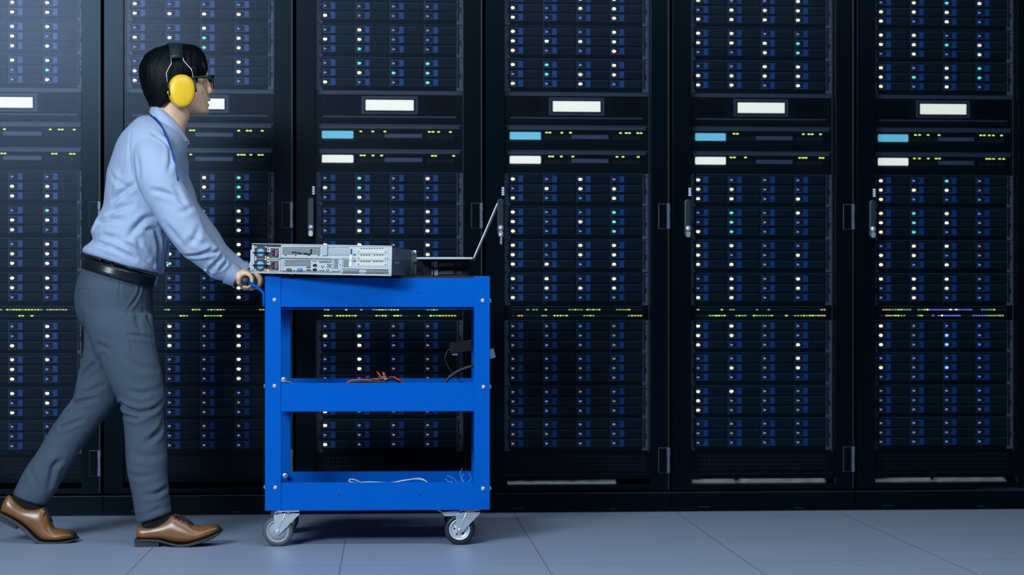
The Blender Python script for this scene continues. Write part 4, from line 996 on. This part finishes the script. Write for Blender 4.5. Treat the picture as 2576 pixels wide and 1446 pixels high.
# eye sockets and the gap between the lips
V = verts(bm_); N = norms(bm_); D = np.zeros(len(V))
for s_ in (-1, 1):
    D -= .0075 * np.exp(-(np.linalg.norm(V - np.array(hp(511, 206, s_ * .029)), axis=1) / .0135) ** 2)
L0, L1, L2 = np.array(hp(521, 254, -.02)), np.array(hp(524, 254, 0)), np.array(hp(521, 254, .02))
dd = np.minimum(seg_dist(V, L0, L1), seg_dist(V, L1, L2)); D -= .0060 * np.exp(-(dd / .0036) ** 2)
set_verts(bm_, V + N * D[:, None]); bpy_body = ppart('body', bm_)
EYE = mat('eye_white', (.7, .68, .64), .2); IRIS = mat('iris_dark', (.02, .012, .008), .15)
for s_ in (-1, 1):
    b = MB(); b.sphere(hp(497.5, 206, s_ * .0265), .0112, EYE, 20, 14); b.sphere(hp(497.5, 206, s_ * .0265) + FW * .0068, .0060, IRIS, 16, 10); ppart('eye', b.mesh('eye'))
# ---- hair
hb_ = MB()
hb_.rings(interp([hring(109.5, 482, 452, .012), hring(112, 490, 428, .032), hring(119, 501, 400, .054), hring(131, 510, 378, .070), hring(147, 517, 364, .080), hring(165, 519, 356, .0865), hring(177, 519, 354, .0885), hring(186, 515, 354, .0885, .12)], 3), HAIR)
hb_.rings(interp([hring(150, 500, 363, .080, 0), hring(165, 502, 356, .0865, 0), hring(180, 500, 354, .0885, 0), hring(196, 496, 355, .0885, 0), hring(208, 492, 357, .0875, 0), hring(222, 482, 360, .085, 0), hring(237, 462, 366, .079, 0), hring(250, 444, 372, .072, 0), hring(260, 430, 377, .062, 0), hring(267, 412, 382, .045, 0)], 3), HAIR)
rr = random.Random(5)
for i in range(26):       # fringe, sideburn and nape strands
    s_ = -.056 + .112 * i / 25; f0 = 513 - 9 * (s_ / .07) ** 2
    hb_.tube([hp(f0 - 6, 160, s_ * .9), hp(f0 - 1, 178, s_), hp(f0 - 1 + rr.uniform(-2, 1), 188 + rr.uniform(-2, 6), s_ * 1.03)], [.008, .006, .0015], HAIR, 8)
for i in range(7):
    hb_.tube([hp(478 + i * 3.2, 172, .076 - i * .003), hp(480 + i * 3.0, 190, .074 - i * .0035), hp(482 + i * 2.9 + rr.uniform(-1, 1), (222 - 10 * i if i < 2 else 192) + rr.uniform(-4, 3), .071 - i * .004)], [.009, .007, .0012], HAIR, 8)
for i in range(30):
    a = PI * (.5 + i / 29); hb_.tube([hp(408 + 26 * math.cos(a), 248, .062 * math.sin(a) * 1.05), hp(406 + 24 * math.cos(a), 266, .052 * math.sin(a)), hp(404 + 21 * math.cos(a) + rr.uniform(-2, 2), 271 + rr.uniform(-3, 3), .048 * math.sin(a))], [.009, .006, .0012], HAIR, 8)
hm = remesh(hb_, .0034, 2, .4)
V = verts(hm); N = norms(hm)
n_ = np.array([noise.noise(Vector(((v[0] - HC.x) * 70, (v[1] - HC.y) * 70, v[2] * 9))) + .6 * noise.noise(Vector(((v[0] - HC.x) * 160, (v[1] - HC.y) * 160, v[2] * 14))) for v in V])
set_verts(hm, V + N * (n_ * .0017)[:, None]); ppart('hair', hm)
# ---- ear muffs
SW = .0925
em = MB()
ctr = [hp(458, 111, 0)]
band = []
for i in range(25):
    a = PI * (i / 24) * .80 + PI * .10; s_ = .104 * math.cos(a)
    yy = 113 + 100 * (1 - math.sin(a)) ** 1.0 * .62; band.append((s_, yy))
A = []; Bq = []
for s_, yy in band:
    ww = 19 - abs(s_) / .104 * 4; xx = 441 - abs(s_) / .104 * 13
    A.append((s_, yy, xx, ww))
vs_ = []
for s_, yy, xx, ww in A:
    for dx in (-ww, ww): vs_.append(hp(xx + dx, yy + dx * (-.06), s_))
em.add(vs_, [[2 * i, 2 * i + 1, 2 * i + 3, 2 * i + 2] for i in range(len(A) - 1)], mat('headband_pad_grey', (.015, .024, .030), .45), True)
me = temp_eval(em.mesh('e'), [('SOLIDIFY', dict(thickness=.007, offset=1))])
muffs = ppart('ear_muffs', me)
def ncp(px, py, s_):
    """point s_ metres out from the head's middle that the camera-side one shows at (px, py); the far side mirrors it"""
    a = abs(s_); f = 0.0
    for _ in range(5):
        Y = HC.y + f * math.sin(HTH) - a * math.cos(HTH); t = at(px, py, Y); f = (t.x - HC.x - a * math.sin(HTH)) / math.cos(HTH)
    return HC + FW * f + NR * s_ + UP * (t.z - HC.z)
CUPC = ncp(458.5, 228.5, .115) - NR * .115
for s_ in (1, -1):
    def cupring(rx, rz, off, cz=0):
        out = []
        for i in range(48):
            t = 2 * PI * i / 48; ct, st = math.cos(t), math.sin(t); e = 1.07
            k = (abs(ct) ** (2 * e) + abs(st) ** (2 * e)) ** (-1 / (2 * e)); egg = 1 + .05 * st
            out.append(CUPC + FW * (rx * ct * k * egg) + UP * (rz * st * k) + NR * (s_ * off))
        return out
    b = MB(); b.rings([cupring(.0385, .050, .090), cupring(.0445, .0560, .092), cupring(.0448, .0565, .097), cupring(.0448, .0565, .110), cupring(.0435, .0550, .1175), cupring(.040, .0515, .1225), cupring(.030, .040, .1265), cupring(.015, .02, .1285), cupring(.0005, .0005, .129)], YELLOW)
    ppart('ear_cup', b.mesh('ear_cup'), muffs)
    b = MB(); b.rings([cupring(.036, .048, .074), cupring(.041, .053, .076), cupring(.0425, .0545, .084), cupring(.040, .052, .0915)], BLK); ppart('cushion', b.mesh('cushion'), muffs)
    W1 = [(430, 146, .101), (431, 160, .104), (424, 172, .107), (418, 184, .110), (421, 207, .116)]; W2 = [(458, 141, .101), (463, 154, .104), (472, 164, .107), (482, 175, .110), (487, 197, .116)]
    for Wp in (W1, W2):
        b = MB(); b.tube([ncp(x, y, s_ * d) for x, y, d in Wp], .0016, ZINC, 8); ppart('wire', b.mesh('wire'), muffs)
    b = MB(); b.tube([ncp(421, 206, s_ * .117), ncp(424, 222, s_ * .118), ncp(427.5, 240, s_ * .116)], .0030, BLK, 8); ppart('wire_slider', b.mesh('wire_slider'), muffs)
    b = MB(); b.tube([ncp(487, 196, s_ * .117), ncp(490, 214, s_ * .118), ncp(493.5, 231, s_ * .112)], .0032, BLK, 8); ppart('wire_slider', b.mesh('wire_slider'), muffs)
    b = MB(); b.sphere(ncp(422.5, 233, s_ * .112), (.0032, .004, .005), YELLOW, 12, 8); ppart('pivot_pin', b.mesh('pivot_pin'), muffs)
# ---- glasses
GL = mat('glasses_black_frame', (.006, .008, .012), .18)
gf = hp(441, 206, 0) + FW * .124
def gp(s_, dz, df=0): return gf + NR * s_ + UP * dz + FW * df
b = MB()
for s_ in (-1, 1):
    o = [(.012, .015), (.066, .019), (.068, .008), (.060, -.018), (.052, -.022), (.022, -.022), (.014, -.016), (.011, 0)]
    pts = [gp(s_ * x, z, -.006 * (x / .068) ** 2) for x, z in o]; pts.append(pts[0]); b.tube(pts, [.0030, .0032, .0028, .0022, .0020, .0020, .0022, .0024, .0030], GL, 8)
b.tube([gp(-.012, .009), gp(0, .011, .002), gp(.012, .009)], .0024, GL, 8)
gls = ppart('glasses', b.mesh('glasses'))
lens = bpy.data.materials.new('clear_lens'); lens.use_nodes = True; pb = lens.node_tree.nodes['Principled BSDF']
pb.inputs['Base Color'].default_value = (.75, .82, .9, 1); pb.inputs['Transmission Weight'].default_value = 1; pb.inputs['Roughness'].default_value = .02; pb.inputs['IOR'].default_value = 1.1
for s_ in (-1, 1):
    b = MB(); o = [(.012, .015), (.066, .019), (.068, .008), (.060, -.018), (.052, -.022), (.022, -.022), (.014, -.016), (.011, 0)]
    f = [gp(s_ * x, z, -.006 * (x / .068) ** 2) for x, z in o]; k_ = [p - FW * .0014 for p in f]; n = 8
    b.add(f + k_, [list(range(n)), list(range(2 * n - 1, n - 1, -1))] + [[i, (i + 1) % n, (i + 1) % n + n, i + n] for i in range(n)], lens); ppart('lens', b.mesh('lens'), gls)
    b = MB(); b.tube([gp(s_ * .067, .016, -.004), gp(s_ * .073, .0145, -.016), gp(s_ * .0765, .012, -.040), gp(s_ * .0785, .010, -.070), gp(s_ * .079, .006, -.110)], [.0035, .0036, .0034, .003, .0026], GL, 8, flat=(.6, 1.3)); ppart('temple', b.mesh('temple'), gls)
# ---- lanyard
LAN = mat('lanyard_blue_ribbon', (.004, .045, .20), .5)
b = MB(); pts = [hit(ST, x, y) + Vector((0, -.004, .002)) for x, y in ((380, 292), (390, 300), (402, 313), (414, 334), (424, 355), (432, 376), (438, 400), (443, 422), (446, 440), (448, 455))]
b.tube(pts, .0046, LAN, 8, flat=(.35, 1.0)); lany = ppart('lanyard', b.mesh('lanyard'))
b = MB(); pts = [at(425, 590, -.90), at(424.5, 610, -.90), at(423, 635, -.90), at(422, 656, -.90)]; b.tube(pts, .0042, mat('lanyard_tail_blue', (.03, .09, .24), .5), 8, flat=(.35, 1)); ppart('tail', b.mesh('tail'), lany)
b = MB(); b.lathe([(.0002, -.003), (.0045, -.002), (.0045, .002), (.0002, .003)], at(421, 661, -.905), (0, 1, 0), ZINC, 14); b.box(at(421.5, 667, -.905), (.006, .004, .008), ZINC); ppart('metal_clip', b.mesh('metal_clip'), lany)
b = MB(); b.tube([at(583, 716, -.955), at(587, 722, -.955), at(592, 724.5, -.953)], .0016, mat('gold_bracelet', (.8, .5, .12), .25, .9), 8); ppart('bracelet', b.mesh('bracelet'))

# ---- shoes
def shoe_leather():
    m = bpy.data.materials.new('brown_shoe_leather'); m.use_nodes = True; nt = m.node_tree; b = nt.nodes['Principled BSDF']
    at_ = nt.nodes.new('ShaderNodeAttribute'); at_.attribute_name = 'burnish'
    n = nt.nodes.new('ShaderNodeTexNoise'); n.inputs['Scale'].default_value = 30
    tc = nt.nodes.new('ShaderNodeTexCoord'); nt.links.new(tc.outputs['Object'], n.inputs['Vector'])
    a = nt.nodes.new('ShaderNodeMix'); a.data_type = 'RGBA'; a.inputs['A'].default_value = (.175, .066, .018, 1); a.inputs['B'].default_value = (.225, .092, .027, 1); nt.links.new(n.outputs['Fac'], a.inputs['Factor'])
    c = nt.nodes.new('ShaderNodeMix'); c.data_type = 'RGBA'; c.inputs['B'].default_value = (.012, .008, .006, 1); nt.links.new(at_.outputs['Fac'], c.inputs['Factor']); nt.links.new(a.outputs['Result'], c.inputs['A']); nt.links.new(c.outputs['Result'], b.inputs['Base Color'])
    b.inputs['Roughness'].default_value = .3; return m
SHOE = shoe_leather(); SOLE = mat('shoe_sole_dark', (.012, .018, .026), .5); HEELM = mat('shoe_heel_stack', (.010, .018, .026), .5); SOCK = mat('sock_black', (.004, .005, .007), .9); LACE = mat('lace_black', (.008, .009, .012), .8)
def shoe(secs, sole, heel, sock, laces, Y, toe_x, dz, loops, tongue):
    def sec(pb, pt, hw, n=24, flat=.55):
        lo, hi = at(*pb, Y), at(*pt, Y); out = []
        for i in range(n):
            t = 2 * PI * i / n; st, ct = math.sin(t), math.cos(t)
            v = (1 - ct) / 2; wv = hw * (abs(st) ** .72) * (1 if st > 0 else -1) * (1 - .38 * v)
            out.append(lo.lerp(hi, v) + Vector((0, -wv, dz)))
        return out
    b = MB(); b.rings(interp([sec(a, t_, h) for a, t_, h in secs], 4), SHOE)
    me = temp_eval(b.mesh('u'), [('SUBSURF', dict(levels=1, render_levels=1))])
    at_ = me.attributes.new('burnish', 'FLOAT', 'POINT'); V = verts(me); xs = at(toe_x, 1340, Y).x; xe = at(toe_x + 48, 1340, Y).x
    zlo = V[:, 2].min()
    u = np.clip((V[:, 0] - xs) / (xe - xs), 0, 1); at_.data.foreach_set('value', (u ** 1.5 * .95).astype(np.float32))
    for p in me.polygons: p.use_smooth = True
    up = ppart('shoe', me)
    b = MB(); R_ = []
    for (a, c, h) in sole:
        A_, B_ = at(*a, Y), at(*c, Y); up_ = Vector((0, 0, dz))
        R_.append([A_ + up_ + Vector((0, -h, 0)), A_ + up_ + Vector((0, h, 0)), B_ + up_ + Vector((0, h, 0)), B_ + up_ + Vector((0, -h, 0))])
    b.rings(interp(R_, 4), SOLE, smooth=False); ppart('sole', b.mesh('sole', .0012), up)
    b = MB(); pts = [at(*p, Y) for p in heel]; b.prism([(p.x, p.z + dz) for p in pts], Y - .031, Y + .031, HEELM)
    for k in range(1, 4):
        u_ = k / 4; A_, B_ = pts[0].lerp(pts[3], u_), pts[1].lerp(pts[2], u_); b.tube([A_ + Vector((0, -.0312, dz)), B_ + Vector((0, -.0312, dz))], .0005, SOLE, 5)
    ppart('heel', b.mesh('heel', .002), up)
    b = MB(); b.rings(interp([oval(a, c, h, Y) for a, c, h in sock], 4), SOCK); ppart('sock', b.mesh('sock'))
    b = MB()
    for (x0, y0, x1, y1) in laces:
        b.tube([at(x0, y0, Y - .022) + Vector((0, 0, dz)), at((x0 + x1) / 2 + 1, (y0 + y1) / 2 - 2, Y), at(x1, y1, Y + .022)], .0021, LACE, 6)
    b.tube([at(x, y, Y) + Vector((0, 0, dz)) for x, y in tongue], .0075, LACE, 10, flat=(2.3, .9))
    for lp_ in loops:
        b.tube(curve_pts(lp_, Y - .026), .0012, LACE, 6)
    ppart('laces', b.mesh('laces'), up)
shoe([((343, 1352), (345, 1328), .016), ((348, 1355), (349, 1322), .028), ((362, 1357), (364, 1322), .034), ((388, 1357), (390, 1317), .034), ((412, 1359), (415, 1307), .037), ((432, 1364), (434, 1297), .040), ((450, 1367), (452, 1303), .044), ((470, 1367), (473, 1312), .047), ((491, 1363), (491, 1323), .048), ((510, 1357), (512, 1324.5), .046), ((530, 1350), (531, 1320.5), .039), ((544, 1343), (545, 1320.5), .030), ((553, 1338), (553, 1325), .019), ((558.5, 1335), (558.5, 1331), .006)],
     [((341, 1355), (341, 1359), .026), ((360, 1356), (360, 1361), .036), ((400, 1357), (400, 1362), .038), ((425, 1363), (425, 1368), .042), ((451, 1368), (451, 1374), .048), ((475, 1366), (475, 1373), .051), ((500, 1359), (502, 1366), .050), ((530, 1349), (533, 1356), .043), ((550, 1339), (553, 1344), .030), ((560.5, 1332), (561.5, 1335), .010)],
     [(341, 1359), (403, 1360.5), (402, 1375), (342, 1375)], [((356, 1290), (423, 1262), .040), ((357, 1318), (428, 1290), .036), ((355, 1332), (434, 1300), .027), ((364, 1346), (430, 1316), .019)],
     [(441, 1303, 447, 1299), (449, 1309, 455, 1304), (457, 1316, 463, 1310), (465, 1323, 472, 1317), (472, 1329, 480, 1322)], -.945, 508, .003,
     [[(440, 1300), (452, 1294), (466, 1305), (474, 1318)], [(442, 1297), (458, 1300), (470, 1308), (480, 1326)], [(443, 1299), (440, 1294), (448, 1296), (462, 1312)]], [(437, 1297), (451, 1301), (463, 1308), (474, 1315), (485, 1323)])
shoe([((3, 1287), (6, 1268), .014), ((9, 1291), (20, 1247), .026), ((22, 1298), (32, 1252), .032), ((38, 1306), (50, 1266), .034), ((54, 1315), (68, 1275), .035), ((70, 1328), (92, 1275), .037), ((83, 1340), (113, 1276), .040), ((96, 1352), (124, 1295), .043), ((110, 1360), (129, 1315), .046), ((132, 1362), (140, 1330), .047), ((155, 1361), (160, 1333), .045), ((175, 1358), (178, 1336), .036), ((188, 1355), (189, 1342), .024), ((195, 1353), (195, 1349), .008)],
     [((0, 1288), (-3, 1293), .026), ((24, 1299), (20, 1305), .035), ((48, 1312), (43, 1319), .037), ((68, 1327), (62, 1334), .040), ((83, 1341), (77, 1347), .045), ((97, 1354), (92, 1360), .048), ((112, 1361), (109, 1366.5), .050), ((137, 1362), (137, 1367), .051), ((162, 1360.5), (163, 1366), .047), ((182, 1357), (184, 1362), .036), ((196, 1352), (199, 1356), .014)],
     [(-3, 1292), (50, 1318), (45, 1331), (-8, 1304)], [((46, 1225), (108, 1248), .040), ((33, 1243), (113, 1270), .036), ((32, 1256), (111, 1281), .027), ((44, 1272), (104, 1292), .019)],
     [(110, 1282, 118, 1280), (114, 1291, 122, 1288), (118, 1300, 126, 1298), (120, 1310, 129, 1308)], -.82, 142, .003,
     [[(114, 1285), (106, 1312), (112, 1328), (124, 1330)], [(118, 1288), (130, 1305), (134, 1322), (128, 1326)], [(116, 1286), (124, 1306), (127, 1324)]], [(112, 1280), (119, 1292), (124, 1304), (129, 1315)])
